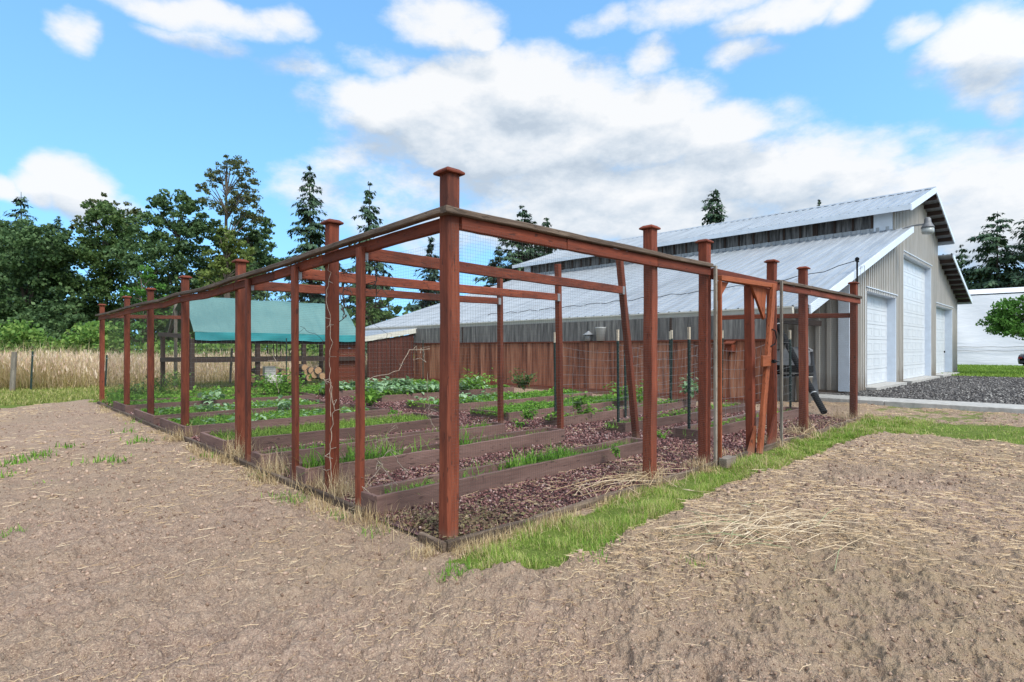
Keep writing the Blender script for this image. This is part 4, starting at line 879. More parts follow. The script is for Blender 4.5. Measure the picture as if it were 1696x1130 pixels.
# doors
for x0, x1, z1, rc in doors:
    d = MB(); ns = int(round(z1/.53)); hs = z1/ns; yv = V0+rc
    d.box((x0, yv, .02), (x1, yv+.06, z1))
    for r_ in range(ns):
        zb = .02+r_*hs; d.box((x0+.002, yv-.03, zb+.006), (x1-.002, yv, zb+hs-.006))
        nc = max(3, int(round((x1-x0)/.95))); wc_ = (x1-x0)/nc
        for c in range(nc):
            a, b = x0+c*wc_+.12, x0+(c+1)*wc_-.12; za, zb2 = zb+.11, zb+hs-.11
            for q in ((a, za, b, za+.03), (a, zb2-.03, b, zb2), (a, za+.03, a+.03, zb2-.03), (b-.03, za+.03, b, zb2-.03)): d.box((q[0], yv-.037, q[1]), (q[2], yv-.029, q[3]))
    dd = d.build('garage_door', 'door', tbn)
    f = MB(); f.box((x0-.07, V0-.045, -.05), (x0, yv-.001, z1+.10)); f.box((x1, V0-.045, -.05), (x1+.09, yv-.001, z1+.10)); f.box((x0, V0-.045, z1), (x1, yv-.001, z1+.10)); f.box((x0-.1, V0-.09, z1+.10), (x1+.12, V0+.02, z1+.125)); f.build('door_frame', 'white', tbn)
    s_ = MB(); s_.box((x0-.15, V0-.35, -.1), (x1+.15, V0+rc+.05, .018)); s_.build('door_sill', 'concrete', tbn)
m = MB(); m.box((33.2, V0+.2, 1.0), (33.3, V0+.24, 1.1)); m.build('door_handle', 'black', tbn)
# roofs with ribs
def ribroof(name, u0, z0, u1, z1, v0, v1, m_='roof'):
    P0, P1 = [], []; k = int(v0/.305); nrm = Vector((-(z1-z0), 0, u1-u0)).normalized()
    if nrm.z < 0: nrm = -nrm
    s = v0; row = [(v0, 0.)]
    while s < v1-.31:
        for a, h in ((.02, 0), (.03, .042), (.065, .042), (.085, 0), (.175, 0), (.18, .008), (.205, .008), (.21, 0)): row.append((s+a, h))
        s += .305
    row.append((v1, 0.)); g = []
    for t in (0., .5, 1.):
        u, z = u0+(u1-u0)*t, z0+(z1-z0)*t; g.append([(u+nrm.x*h, v, z+nrm.z*h) for v, h in row])
    mm = MB(); mm.grid(g if u1 > u0 else g); 
    mm.build(name, m_, tbn)
    b = MB(); th = .04; b.prism([(u0, v0+.02, z0-.012), (u1, v0+.02, z1-.012), (u1, v0+.02, z1-th), (u0, v0+.02, z0-th)], (0, v1-v0-.04, 0)); b.build('roof_underside', 'roof', tbn)
VE = 20.9
ribroof('lower_roof', 10.95, 2.13, CL-.02, 5.41, OV, VE)
ribroof('upper_roof', 20.95, 6.13, 25.45, 7.6, OV, VE)
ribroof('upper_roof', 29.95, 6.13, 25.45, 7.6, OV, VE)
ribroof('lower_roof', 35.5, 3.73, CR+.02, lowR(CR)-.01, OV, VE)
m = MB(); m.prism([(25.25, OV-.01, 7.56), (25.45, OV-.01, 7.66), (25.65, OV-.01, 7.56), (25.45, OV-.01, 7.625)], (0, VE-OV, 0)); m.build('ridge_cap', 'roof', tbn)
# rake fascias
def rake(u0, z0, u1, z1, h, m_='white', v=OV):
    f = MB(); f.prism([(u0, v-.02, z0+.03), (u1, v-.02, z1+.03), (u1, v-.02, z1-h), (u0, v-.02, z0-h)], (0, .035, 0)); f.build('rake_board', m_, tbn)
rake(10.95, 2.13, CL-.02, 5.41, .17); rake(20.95, 6.13, 25.45, 7.6, .2); rake(25.45, 7.6, 29.97, 6.125, .14); rake(CR+.02, lowR(CR)-.01, 35.52, 3.725, .16)
m = MB(); m.box((20.91, OV, 5.965), (20.945, VE, 6.15)); m.build('eave_board', 'white', tbn)
m = MB(); m.box((35.5, OV, 3.55), (35.53, VE, 3.75)); m.box((29.95, OV, 5.96), (29.98, VE, 6.14)); m.build('eave_board', 'white', tbn)
# purlins under the overhang on the right slopes and left upper slope
for k in range(7):
    t = (k+.5)/7; u, z = 25.6+t*4.2, upz(25.6+t*4.2)-.055; m = MB(); m.box((u-.05, OV+.02, z-.17), (u+.0, V0-.03, z)); m.build('purlin', 'old_y', tbn)
for k in range(9):
    t = (k+.4)/9; u, z = CR+.2+t*5.7, lowR(CR+.2+t*5.7)-.055; m = MB(); m.box((u-.05, OV+.02, z-.17), (u+.0, V0-.03, z)); m.build('purlin', 'old_y', tbn)
for k in range(6):
    t = (k+.5)/6; u, z = 21.+t*4.2, upz(21.+t*4.2)-.055; m = MB(); m.box((u, OV+.02, z-.16), (u+.05, V0-.03, z)); m.build('purlin', 'old_y', tbn)
# clerestory wall: grey metal sill, dark glazing between posts
m = MB(); pr = profile(V0, V1, .3)
m.grid([[(CL-.01-h*.5, s, 5.40) for s, h in pr][::-1], [(CL-.01-h*.5, s, 5.56) for s, h in pr][::-1]]); m.build('clerestory_sill', 'roof', tbn)
m = MB(); m.box((CL+.02, V0+.02, 5.4), (CL+.06, V1, 6.17)); m.build('clerestory_glazing', 'cler', tbn)
for k in range(30):
    pm = MB(); v = V0+.6+k*.61; pm.box((CL-.03, v, 5.565), (CL+.018, v+.07+.12*(k % 7 == 3), 6.17)); pm.build('clerestory_mullion', 'old_z', tbn)
m = MB(); m.box((CL-.04, V0+.005, 5.43), (CL+.015, V0+.58, 6.17)); m.build('clerestory_end_panel', 'white', tbn); m = MB(); m.box((CL-.045, V1-.5, 5.43), (CL+.015, V1, 6.17)); m.build('clerestory_end_panel', 'white', tbn)
m = MB(); m.box((CR-.0, V0+.02, 5.3), (CR+.04, V1, 6.17)); m.build('clerestory_wall', 'siding', tbn)
# gutter along the low eave
m = MB(); m.prism([(10.80, 1.72, 2.13), (10.93, 1.72, 2.13), (10.93, 1.72, 1.98), (10.84, 1.72, 1.98)], (0, VE-1.75, 0)); m.box((10.785, 1.71, 2.105), (10.80, VE, 2.14)); m.build('gutter', 'cream', tbn)
m = MB(); m.box((11.0, 1.75, 1.84), (11.12, VE, 2.05)); m.build('eave_beam', 'grey_y', tbn)
m = MB(); 
for v in (2.2, 5.5, 9., 12.5, 16): m.box((10.98, v, -.1), (11.12, v+.13, 1.85))
m.build('lean_to_post', 'grey_z', tbn)
m = MB(); m.box((11.1, 2.6, 1.86), (15.7, 2.72, 2.02)); m.build('lean_to_beam', 'old_x', tbn)
# board wall below the low eave
tw = thing('board_wall', 'red brown board wall topped with weathered grey cladding under the low barn eave', 'wall', (10.7, 2.2, 0))
m = MB(); v = 2.15
while v < 16.05:
    w_ = min(.186, 16.05-v); o_ = random.uniform(-.004, .004); m.box((10.69+o_, v, -.1), (10.715+o_, v+w_-.006, 1.395+random.uniform(-.006, .006))); v += .19
m.build('boards', 'fence', tw)
m = MB(); m.box((10.655, 2.12, 1.385), (10.73, 16.06, 1.425)); m.build('ledge', 'red_y', tw)
m = MB(); v = 2.15
while v < 16.03:
    m.box((10.74, v, 1.425), (10.755+.012*((int(v*7)) % 3), v+.195, 2.0)); v += .2
m.build('upper_cladding', 'greyb', tw)
m = MB(); m.box((10.64, 2.15, -.1), (10.689, 16.05, .06)); m.build('sill_board', 'dred_y', tw)
for v in (4.6, 13.0):
    m = MB(); m.box((10.725, v, 1.43), (10.739, v+.06, 2.0)); m.build('batten', 'old_z', tw)
# wing with sloping white roof edge at the far end
tgw = thing('shed_wing', 'low red brown shed end with a sloping white roof edge, beyond the back beds', 'shed', (9.6, 16.1, 0))
m = MB(); m.prism([(8.62, 16.06, -.1), (10.68, 16.06, -.1), (10.68, 16.06, 1.80), (8.62, 16.06, 1.47)], (0, .04, 0)); m.build('wall', wood('dark red board wing', [(.055, .018, .013), (.10, .03, .02), (.14, .045, .028)], 'z', 30., .4), tgw)
m = MB()
for k in range(11): xx = 8.66+k*.19; m.box((xx-.006, 16.045, 0), (xx+.006, 16.058, 1.45+.16*(xx-8.62)))
m.build('batten', 'old_z', tgw)
m = MB(); m.prism([(8.40, 15.98, 1.46), (10.78, 15.98, 1.84), (10.78, 15.98, 2.03), (8.40, 15.98, 1.65)], (0, .03, 0)); m.build('roof_edge', 'cream', tgw)
m = MB(); m.prism([(8.40, 16.02, 1.62), (10.82, 16.02, 2.005), (10.82, 16.02, 2.04), (8.40, 16.02, 1.655)], (0, 4.8, 0)); m.build('roof', 'roof', tgw)
# lamp on the gable, power mast and cable
tlp = thing('barn_lamp', 'grey dusk to dawn lamp on an arm high on the barn gable', 'lamp', (21.7, 1.05, 5.3))
m = MB(); m.tube([(21.5, 1.95, 5.42), (21.5, 1.5, 5.5), (21.5, 1.12, 5.5)], .03, 8); m.build('arm', 'galv', tlp, smooth=True)
m = MB(); m.lathe((21.5, 1.02, 5.30), [(.05, .42), (.09, .38), (.1, .26), (.13, .19), (.185, .10), (.2, .06)], 18); m.build('hood', 'lampgrey', tlp, smooth=True)
m = MB(); m.lathe((21.5, 1.02, 5.30), [(.18, .058), (.185, -.08), (.155, -.14), (.07, -.16)], 18); m.build('diffuser', 'lampglass', tlp, smooth=True)
tm = thing('power_mast', 'thin dark cable mast standing at the low corner of the barn roof', 'mast', (14.25, 1.33, 2.9))
m = MB(); m.tube([(14.25, 1.33, 2.85), (14.25, 1.33, 3.5)], .022, 8); m.build('pole', 'black', tm)
m = MB(); m.lathe((14.25, 1.33, 3.46), [(.03, 0), (.05, .03), (.05, .07), (.02, .1)], 10); m.box((14.15, 1.31, 3.44), (14.36, 1.35, 3.47)); m.build('insulator', 'black', tm)
m = MB(); m.tube([(14.6, 1.34, 3.05), (14.62, 1.34, 3.36), (14.98, 1.34, 3.42), (14.98, 1.34, 3.1)], .008, 5); m.build('conduit', 'galv', tm)
pts = [Vector((14.25, 1.33, 3.48))]
for k in range(1, 40): v = 1.4+k*.30; u = 14.1-.09*k+.0009*k*k; pts.append(Vector((u, v, lowL(u)+.05+.03*math.sin(k*2.2)+(.25*math.exp(-k*.35)))))
o = MB(); o.tube(pts, .010, 5); tag(o.build('power_cable', 'black'), 'twisted dark cable lying along the lower barn roof', 'cable')
# things on and beside the board wall
t = thing('bird_box', 'small brown wooden box fixed to the red brown board wall, seen through the gateway', 'box', (10.6, 3.0, 1.2))
m = MB(); m.box((10.50, 2.93, 1.13), (10.69, 3.10, 1.30)); m.build('body', 'dred_z', t, .004)
m = MB(); m.prism([(10.46, 2.91, 1.30), (10.69, 2.91, 1.37), (10.69, 2.91, 1.40), (10.46, 2.91, 1.33)], (0, .21, 0)); m.build('lid', 'red_y', t)
m = MB(); m.tube([(10.55, 3.0, 1.13), (10.54, 3.0, 1.05), (10.52, 3.02, 1.02)], .01, 6); m.build('hook', 'black', t)
t = thing('lantern', 'small grey lantern standing on the ledge of the board wall', 'lantern', (10.69, 7.24, 1.43))
m = MB(); m.lathe((10.69, 7.24, 1.425), [(.10, 0), (.10, .16), (.085, .18)], 12); m.build('body', 'galv', t, smooth=True)
m = MB(); m.lathe((10.69, 7.24, 1.605), [(.17, .0), (.06, .07), (.02, .11)], 12); m.build('roof', 'galv', t)
t = thing('bucket', 'pale grey plastic bucket on the ledge of the board wall', 'bucket', (10.69, 6.8, 1.43))
m = MB(); m.lathe((10.69, 6.8, 1.425), [(.12, 0), (.15, .36), (.16, .37), (.155, .385), (.13, .385)], 16); m.build('body', flat('pale plastic', (.42, .43, .42), .5), t, smooth=True)
m = MB(); m.tube([(10.69, 6.65, 1.78), (10.6, 6.7, 1.62), (10.57, 6.8, 1.58), (10.6, 6.9, 1.62), (10.69, 6.95, 1.78)], .005, 5); m.build('handle', 'galv', t)
# black corrugated drain pipe
pm = MB(); a, b = Vector((10.95, 2.18, 1.98)), Vector((9.62, .72, -.02)); pts = []; rr = []
for k in range(121):
    s = k/120; pts.append(a.lerp(b, s)+Vector((0, 0, -.05*math.sin(s*math.pi)))); rr.append(.064 if k % 2 else .056)
pm.tube(pts, rr, 12)
t = thing('drain_pipe', 'black corrugated drain pipe slanting down from the gutter to the ground', 'pipe', (9.62, .72, 0)); pm.build('pipe', 'black', t, smooth=True)
m = MB()
for s in (.12, .82): c = a.lerp(b, s)+Vector((0, 0, -.05*math.sin(s*math.pi))); d = (b-a).normalized(); m.tube([c-d*.012, c+d*.012], .068, 14)
m.build('clamp', 'galv', t)
# bins under the lean-to
for i, (u, v, r_, h, lb, c) in enumerate([(12.0, 2.55, .17, .62, 'light grey bin under the lean-to, left of three', (.30, .31, .33)), (12.05, 2.22, .15, .58, 'blue grey bin under the lean-to, middle of three', (.22, .25, .28)), (12.1, 1.9, .18, .60, 'cream bin under the lean-to, right of three', (.42, .40, .36))]):
    t = thing('bin', lb, 'bin', (u, v, -.07), 'bins under the lean-to'); m = MB(); m.lathe((u, v, -.07), [(r_*.85, 0), (r_, h), (r_*1.06, h), (r_*1.06, h+.03), (r_*.9, h+.03)], 16); m.build('body', flat('bin plastic', c, .5), t, smooth=True)
    m = MB(); m.lathe((u, v, -.07+h+.032), [(r_*1.1, 0), (r_*1.1, .03), (r_*.3, .05)], 16); m.build('lid', 'black', t)
t = thing('feed_trough', 'black tray lying on top of the bins under the lean-to', 'tray', (12.05, 2.25, .62)); m = MB(); m.box((11.85, 1.75, .64), (12.3, 2.9, .66)); 
for q in (((11.85, 1.75, .66), (11.88, 2.9, .80)), ((12.27, 1.75, .66), (12.3, 2.9, .80)), ((11.88, 1.75, .66), (12.27, 1.78, .80)), ((11.88, 2.87, .66), (12.27, 2.9, .80))): m.box(*q)
m.build('tray', 'black', t, .005)
t = thing('folded_tarp', 'grey folded sheet slumped behind the bins under the lean-to', 'sheet', (12.6, 2.6, 0)); m = MB()
P = [[(12.45+.25*j/9+.06*math.sin(i*1.3+j), 1.9+i*.14, (.55+.65*math.sin(min(1, j/6)*1.4))+.06*math.sin(i*1.1+j*.7)) for j in range(10)] for i in range(9)]
P = [[(x_, y_, z_) for x_, y_, z_ in r_]+[(13.2, r_[-1][1], -.05)] for r_ in P]; P = [[(12.42, r_[0][1], -.05)]+r_ for r_ in P]
m.grid(P); m.build('sheet', flat('grey sheet', (.28, .29, .31), .6, 0, .2, 3), t, smooth=True)

# concrete strip and small marks
m = MB()
v = -14.
while v < 6: m.box((12.62, v, -.16), (13.72, v+3.6-.012, .028)); v += 3.6
tag(m.build('concrete_strip', 'concrete', None, .01), kind='structure')

# ------------------------------------------------------------------ woodshed with teal tarpaulin
ts = thing('woodshed', 'open timber woodshed draped with a teal tarpaulin behind the garden', 'woodshed', (5, 15.5, 0))
for x, y, z in ((2.40, 14.9, 1.5), (4.22, 14.95, 1.5), (5.65, 14.9, 1.5), (7.75, 14.95, 1.5), (2.42, 18.3, 1.62), (5.1, 18.2, 1.62), (7.8, 18.2, 1.62)):
    m = MB(); m.box((x-.06, y-.06, -.1), (x+.06, y+.06, z)); m.build('post', 'old_z', ts, .005)
for a, b in (((2.36, 14.86, .875), (7.8, 14.86, .865)), ((2.35, 14.9, 1.55), (2.35, 18.5, 1.68)), ((2.36, 14.97, .90), (2.36, 18.3, .84)), ((2.4, 18.22, .86), (7.8, 18.22, .86)), ((2.4, 14.9, 1.42), (7.75, 14.9, 1.42))):
    m = MB(); m.beam(a, b, .05, .13); m.build('rail', 'old_x' if abs(b[0]-a[0]) > 1 else 'old_y', ts, .004)
for x in (2.55, 7.45):
    m = MB(); m.beam((x, 15.0, 1.60), (x, 15.9, 2.68), .05, .1); m.build('rafter', 'old_z', ts)
    m = MB(); m.beam((x, 18.2, 1.6), (x, 15.9, 2.68), .05, .1); m.build('rafter', 'old_z', ts)
m = MB(); m.box((2.42, 16.85, 0), (2.50, 16.93, 2.62)); m.build('post', 'grey_z', ts); m = MB(); m.beam((2.45, 17.75, 1.65), (2.45, 16.95, 2.45), .05, .06); m.build('brace', 'grey_z', ts)
m = MB()
for k in range(7): zz = .0+k*.205; m.box((6.78, 14.98, zz), (7.72, 15.01, zz+.195))
m.build('end_boards', 'dred_x', ts)
tt = thing('tarpaulin', 'teal tarpaulin draped over the woodshed ridge with a darker hem', 'tarp', (5, 15.4, 2)); P = []
us = np.linspace(2.45, 7.56, 64); prof = [(14.80, 1.67), (14.92, 1.80), (15.1, 1.985), (15.3, 2.2), (15.5, 2.40), (15.7, 2.6), (15.88, 2.76), (16.0, 2.79), (16.3, 2.66), (16.8, 2.45), (17.4, 2.18), (18.2, 1.8)]
for i, u in enumerate(us):
    s = (u-2.45)/5.11; row = []
    for v, z in prof:
        sag = .05*(float(fbm(np.array(u*2.6+v*1.3), np.array(v*1.9-u*.4), 3, 77))-.5)-.045*math.sin(s*math.pi*3)**2*math.sin((z-1.67)/1.12*math.pi)-.02*math.sin(s*23+v*5)*.5
        row.append((u-.03*(i == 0), v, z+sag-.06*s*(z > 2.7)*0))
    P.append(row[::-1])
m = MB(); m.grid(P); m.build('sheet', 'tarp', tt, smooth=True)
P = [[(u, 14.80-.004, 1.675-.012*math.sin(u*1.2)), (u, 14.78+.015*math.sin(u*5), 1.56), (u, 14.775+.02*math.sin(u*4+1), 1.445+.012*math.sin(u*6))] for u in us]
m = MB(); m.grid(P); m.build('hem', 'tarp_hem', tt, smooth=True)
P = [[(u, 14.75, 1.425), (u, 14.85, 1.415)] for u in us]; m = MB(); m.beam((2.45, 14.83, 1.435), (7.56, 14.83, 1.43), .05, .03); m.build('hem_bar', 'black', tt)
for k, (x, l) in enumerate([(4.75, .5), (4.95, .62), (5.05, .6), (5.18, .72), (3.9, .0)][:4]):
    o = MB(); o.tube([(x, 15.6, 1.6), (x+.01, 15.6, 1.6-l)], .014, 6); o.lathe((x+.01, 15.6, 1.6-l-.05), [(.01, 0), (.028, .02), (.02, .06)], 8); tag(o.build('hanging_rod', 'old_z'), 'dark rods hanging under the teal tarpaulin', 'rod', 'rods hanging in the woodshed')
lg = [(419, 627, 'a'), (432, 614, 'b'), (437, 627, 'c'), (457, 615, ''), (460, 628, ''), (471, 616, ''), (480, 627, ''), (508, 617, ''), (516, 613, ''), (521, 620, ''), (527, 613, ''), (513, 625, ''), (534, 622, ''), (425, 638, ''), (505, 608, '')]
for px, py, _ in lg:
    Z = 17.9; p = at(px, py+1, Z); r_ = random.uniform(.095, .125)
    t = thing('log', 'sawn firewood log in the stack inside the woodshed', 'log', tuple(p), 'firewood logs in the woodshed')
    d = Vector((.1*random.uniform(-1, 1), 1, 0)).normalized(); m = MB(); pp = Vector(p); m.tube([pp, pp+d*.25, pp+d*.55], [r_, r_*1.03, r_*.97], 11); m.build('bark', 'bark', t)
    m = MB(); m.tube([pp-d*.012, pp-d*.002], [r_*.93, r_*.95], 11); m.build('cut_face', 'logend', t)
for px, py, w_, h_, mm, lb in ((448, 615, .34, .3, 'concrete', 'grey concrete block among the firewood logs'), (456, 628, .46, .22, 'cream', 'white block in front of the grey block beside the logs')):
    p = at(px, py, 17.5 if mm == 'concrete' else 16.9); o = MB(); o.box((p[0]-w_/2, p[1], p[2]-h_/2), (p[0]+w_/2, p[1]+.2, p[2]+h_/2)); o.box((p[0]-w_/2+.02, p[1]-.012, p[2]-.015), (p[0]+w_/2-.02, p[1], p[2]+.015)); tag(o.build('block', mm, None, .008), lb, 'block')
# logs' ground pallet
# ------------------------------------------------------------------ meadow fence posts
for px, py, top, m_, w_, lb in [(20, 642, 583, 'grey_z', .14, 'thick weathered wooden fence post in the tall grass, leaning'), (51, 641, 582, 'tgreen', .05, 'thin dark metal fence stake standing in the dry meadow grass'), (174, 638, 588, 'tgreen', .05, 'dark metal stake hidden beside the farthest capped post'), (381, 632, 577, 'grey_z', .07, 'thin weathered post behind the woodshed rail'), (403, 632, 585, 'tgreen', .04, 'thin stake behind the woodshed, beside a capped post')]:
    Z = 925*1.17/(py-578); p = at(px, py, Z); p[2] -= .16; q = at(px+ (4 if w_ == .14 else 3), top, Z); t = thing('meadow_post', lb, 'fence post', tuple(p), 'posts of the meadow fence')
    m = MB()
    if w_ > .1: m.tube([p, q], [w_*.52, w_*.48], 9)
    else: m.beam(p, q, w_, w_*.6, (0, 1, 0))
    m.build('post', m_, t)
    m = MB(); m.tube([(q[0]-.02, q[1], q[2]-.12), (q[0]+.05, q[1]-.05, q[2]-.13)], .008, 5); m.build('staple', 'galv', t)
# ------------------------------------------------------------------ dry meadow
n = 150000; x, y, Z = view_points(n, 17.6, 34, 1.5); Zz, X = viewdist(x, y)
edge = 19.6+np.clip((1.2-x)*.45, 0, 1.0)+.5*(fbm(x*.6, y*.6, 3, 91)-.5); k = (y > edge) & (x < 14) & (X < 2.); x, y, Z = x[k], y[k], Z[k]; n = len(x)
front = np.clip((y-19.6)/1.2, 0, 1); h = (.42+.62*front)*rng.uniform(.6, 1.12, n)*(.75+.5*fbm(x*.5, y*.5, 3, 93))
lean = rng.normal(.25, .3, n)
V, F = blades(x, y, gz(x, y), h, rng.uniform(.006, .012, n), .8, .42)
k = (rng.random(n) < .22); P2_ = blades(x[k], y[k]-.2, gz(x[k], y[k]), rng.uniform(.15, .55, k.sum()), rng.uniform(.006, .012, k.sum()), .8, .5)
tag(np_mesh('meadow_undergrowth', *P2_, leafmat('meadow undergrowth', [(.16, .17, .04), (.30, .27, .09), (.44, .34, .16)], .3)), 'yellow green undergrowth at the foot of the dry meadow', 'meadow grass', kind='stuff')
tag(np_mesh('meadow_grass', V, F, 'meadow'), 'tall dry tan meadow grass beyond the lawn', 'meadow grass', kind='stuff')
k = rng.random(n) < .38; SD = np.array([(-1, 0, 0), (1, 0, 0), (0, .3, 1), (0, 1, .4)]); xs_, ys_ = x[k], y[k]; hs_ = h[k]*rng.uniform(.8, 1.05, k.sum()); m_ = len(xs_)
V, F = scatter(np.array([(-.5, 0, 0), (.5, 0, 0), (.7, .1, .5), (-.7, .1, .5), (0, .35, 1.)]), [(0, 1, 2), (0, 2, 3), (3, 2, 4)], np.stack([xs_+rng.normal(0, .1, m_), ys_+rng.normal(0, .1, m_), hs_*.86-.05], -1), rot_zt(rng.random(m_)*6.283, rng.normal(.35, .35, m_)), np.stack([rng.uniform(.012, .024, m_), np.full(m_, .08), rng.uniform(.1, .2, m_)], -1))
tag(np_mesh('seed_heads', V, F, 'seed'), 'pinkish tan seed heads over the dry meadow', 'meadow grass', kind='stuff')

# ------------------------------------------------------------------ trees
LF = np.array([(-.5, 0, 0), (0, .5, .12), (.5, 0, 0), (0, -.5, .12)])
def leaf_cloud(centers, rads, per, size, r=rng):
    n = len(centers)*per; c = np.repeat(centers, per, 0); rr = np.repeat(rads, per); d = r.normal(size=(n, 3)); d /= np.linalg.norm(d, axis=1)[:, None]
    d[:, 2] *= .6; pos = c+d*(rr*r.random(n)**.45)[:, None]; s = size*r.uniform(.5, 1.35, n)
    return scatter(LF, [(0, 1, 2, 3)], pos, rot_rand(n, r), np.stack([s, s*.75, s], -1))
def broadleaf(px, Z, lobes, m_, label, size=.3, dens=1., per=26, limb_lo=.18, seed=0, group='broadleaf trees along the meadow edge', name='broadleaf_tree', trunk_r=.2, base_py=None, vary=None, sparse=0.):
    r = np.random.default_rng(seed+100); base = at(px, 578, Z); base[2] = -.1; t = thing(name, label, 'tree', tuple(base), group)
    sc = Z/925.; tr = MB(); C = []; RD = []
    top = max(lobes, key=lambda l: -(l[1]-l[3])); tp = at(top[0], top[1]+top[3]*.2, Z)
    mid = np.array([base[0]*.6+tp[0]*.4+r.normal(0, .2), base[1]*.6+tp[1]*.4+r.normal(0, .2), tp[2]*.55])
    tr.tube([base, mid, tp], [trunk_r, trunk_r*.62, trunk_r*.12], 8)
    for lx, ly, lw, lh in lobes:
        dep = r.normal(0, .45)*lw*sc; c = at(lx, ly, Z)+np.array([FW[0]*dep, FW[1]*dep, 0]); rx, rz_ = lw*sc, lh*sc
        nb = 4 if lw > 25 else 3; hz = float(np.clip(c[2]-rz_*.5-1.1*np.linalg.norm(c[:2]-tp[:2]), tp[2]*limb_lo, tp[2]*.85)); org = base+(tp-base)*(hz/tp[2])
        for b in range(nb):
            e = c+r.normal(0, .45, 3)*np.array([rx, rx, rz_]); mm = (org+e)/2+np.array([0, 0, .1*rz_]); tr.tube([org, mm, e], [trunk_r*.26, trunk_r*.15, .012], 6)
        nc = max(6, int(dens*(rx*rx*rz_)**(2/3)*21.0)); d = r.normal(size=(nc, 3)); d /= np.linalg.norm(d, axis=1)[:, None]
        rr = .35+.68*r.random(nc)**.6; C.append(c+d*rr[:, None]*np.array([rx, rx, rz_])); RD.append(r.uniform(.25, .6, nc)*max(.5, min(1.1, rx*.55)))
    tr.build('trunk', 'bark', t, smooth=True)
    C = np.concatenate(C); RD = np.concatenate(RD); V, F = leaf_cloud(C, RD*1.25, int(per*1.7), size*.78, r); np_mesh('crown', V, F, m_, t)
    return t
def conifer(px, Z, py_top, half_px, label, m_='lf_conif', seed=0, droop=.5, dens=1., bare=0., py_low=540, shape=.85, gap=.25, group='conifers', lean=0., asym=0.):
    r = np.random.default_rng(seed+500); base = at(px-lean, 578, Z); base[2] = -.1; tip = at(px, py_top, Z); H = tip[2]-base[2]; sc = Z/925; t = thing('conifer', label, 'tree', tuple(base), group)
    tr = MB(); tr.tube([base, base*.5+tip*.5, tip], [H*.013, H*.008, .015], 7); pos = []; dirs = []; ss = []
    nw = int(52*dens*max(.6, H/20)); low = (578-py_low)*sc
    for k in range(nw):
        f = (k+r.random())/nw; z = tip[2]-f**.9*(tip[2]-max(low, .6)); fr = (tip[2]-z)/(tip[2]-low)
        L0 = half_px*sc*(fr**shape)*r.uniform(.75, 1.12)+.12
        if r.random() < gap*.5: L0 *= .5
        for b in range(r.integers(3, 6)):
            a = r.random()*6.283; L = L0*r.uniform(.65, 1.1)*(1+asym*math.cos(a-R(-44))); c = base+(tip-base)*((z-base[2])/H)
            d = np.array([math.cos(a), math.sin(a), 0.]); pts = [c]
            for s in (.33, .66, 1.): pts.append(c+d*L*s+np.array([0, 0, (.16*s-droop*.42*s*s)*L]))
            tr.tube(pts, [.012+.008*L, .01+.005*L, .008, .004], 4, False)
            if f < bare: continue
            ns = int(8+L*15*dens)
            s = r.uniform(.12, 1.02, ns); P_ = c+d*(L*s)[:, None]; P_[:, 2] += (.16*s-droop*.42*s*s)*L
            pr = np.array([-d[1], d[0], 0]); off = r.normal(0, .16, ns)*L*(.35+.65*(1-s)); P_ += pr*off[:, None]; P_[:, 2] += r.normal(-.04, .07, ns)-np.abs(off)*.25
            for q, o_ in zip(P_, off):
                pos.append(q); aa = a+np.clip(o_*1.5, -1, 1)+r.normal(0, .5); dirs.append((aa, r.normal(-.35-droop*.55, .35))); ss.append(r.uniform(.6, 1.3)*(.16+.05*min(L, 4)))
    tr.build('trunk', 'bark', t, smooth=True)
    pos = np.array(pos); dirs = np.array(dirs); ss = np.array(ss)*1.35; n = len(pos)
    T = np.array([(-.22, 0, 0), (.22, 0, 0), (.3, .5, -.05), (-.3, .5, -.05), (0, 1.15, -.1)])
    V, F = scatter(T, [(0, 1, 2), (0, 2, 3), (3, 2, 4)], pos, rot_zt(dirs[:, 0]-math.pi/2, dirs[:, 1]), np.stack([ss, ss, ss], -1)); np_mesh('crown', V, F, m_, t)
    return t
conifer(35, 48, 318, 90, 'thin ragged conifer top at the left edge above the dark trees', 'lf_conif', 1, .5, .9, 0, 520, .85, .5)
conifer(97, 75, 358, 50, 'small dark conifer tip showing behind the left trees', 'lf_conif', 2, .4, 1., 0, 470)
broadleaf(60, 44, [(20, 400, 45, 35), (60, 430, 55, 45), (100, 410, 45, 35), (20, 480, 60, 50), (90, 490, 60, 55), (40, 535, 60, 35), (120, 540, 45, 30)], 'lf_dark', 'dense dark green maple at the far left edge', .34, .7, seed=1)
broadleaf(170, 46, [(160, 350, 28, 22), (205, 365, 32, 30), (150, 392, 45, 32), (200, 420, 50, 40), (150, 450, 50, 45), (200, 490, 55, 45), (150, 530, 55, 35)], 'lf_mid', 'tall maple with a broken bronze crown above the dark left trees', .33, .62, seed=2)
broadleaf(172, 47.5, [(150, 345, 20, 14), (172, 336, 16, 14), (200, 352, 26, 16), (215, 372, 26, 18), (135, 372, 24, 14)], 'lf_rust', 'bronze leaved treetop standing out above the maple', .3, .55, 18, seed=3)
broadleaf(285, 43, [(262, 345, 22, 18), (300, 335, 34, 20), (325, 360, 30, 28), (265, 385, 34, 26), (305, 400, 45, 36), (270, 440, 50, 45), (310, 470, 50, 50), (260, 510, 55, 40), (320, 530, 55, 35)], 'lf_dark', 'broad dark maple left of the tall airy tree', .33, .62, seed=4)
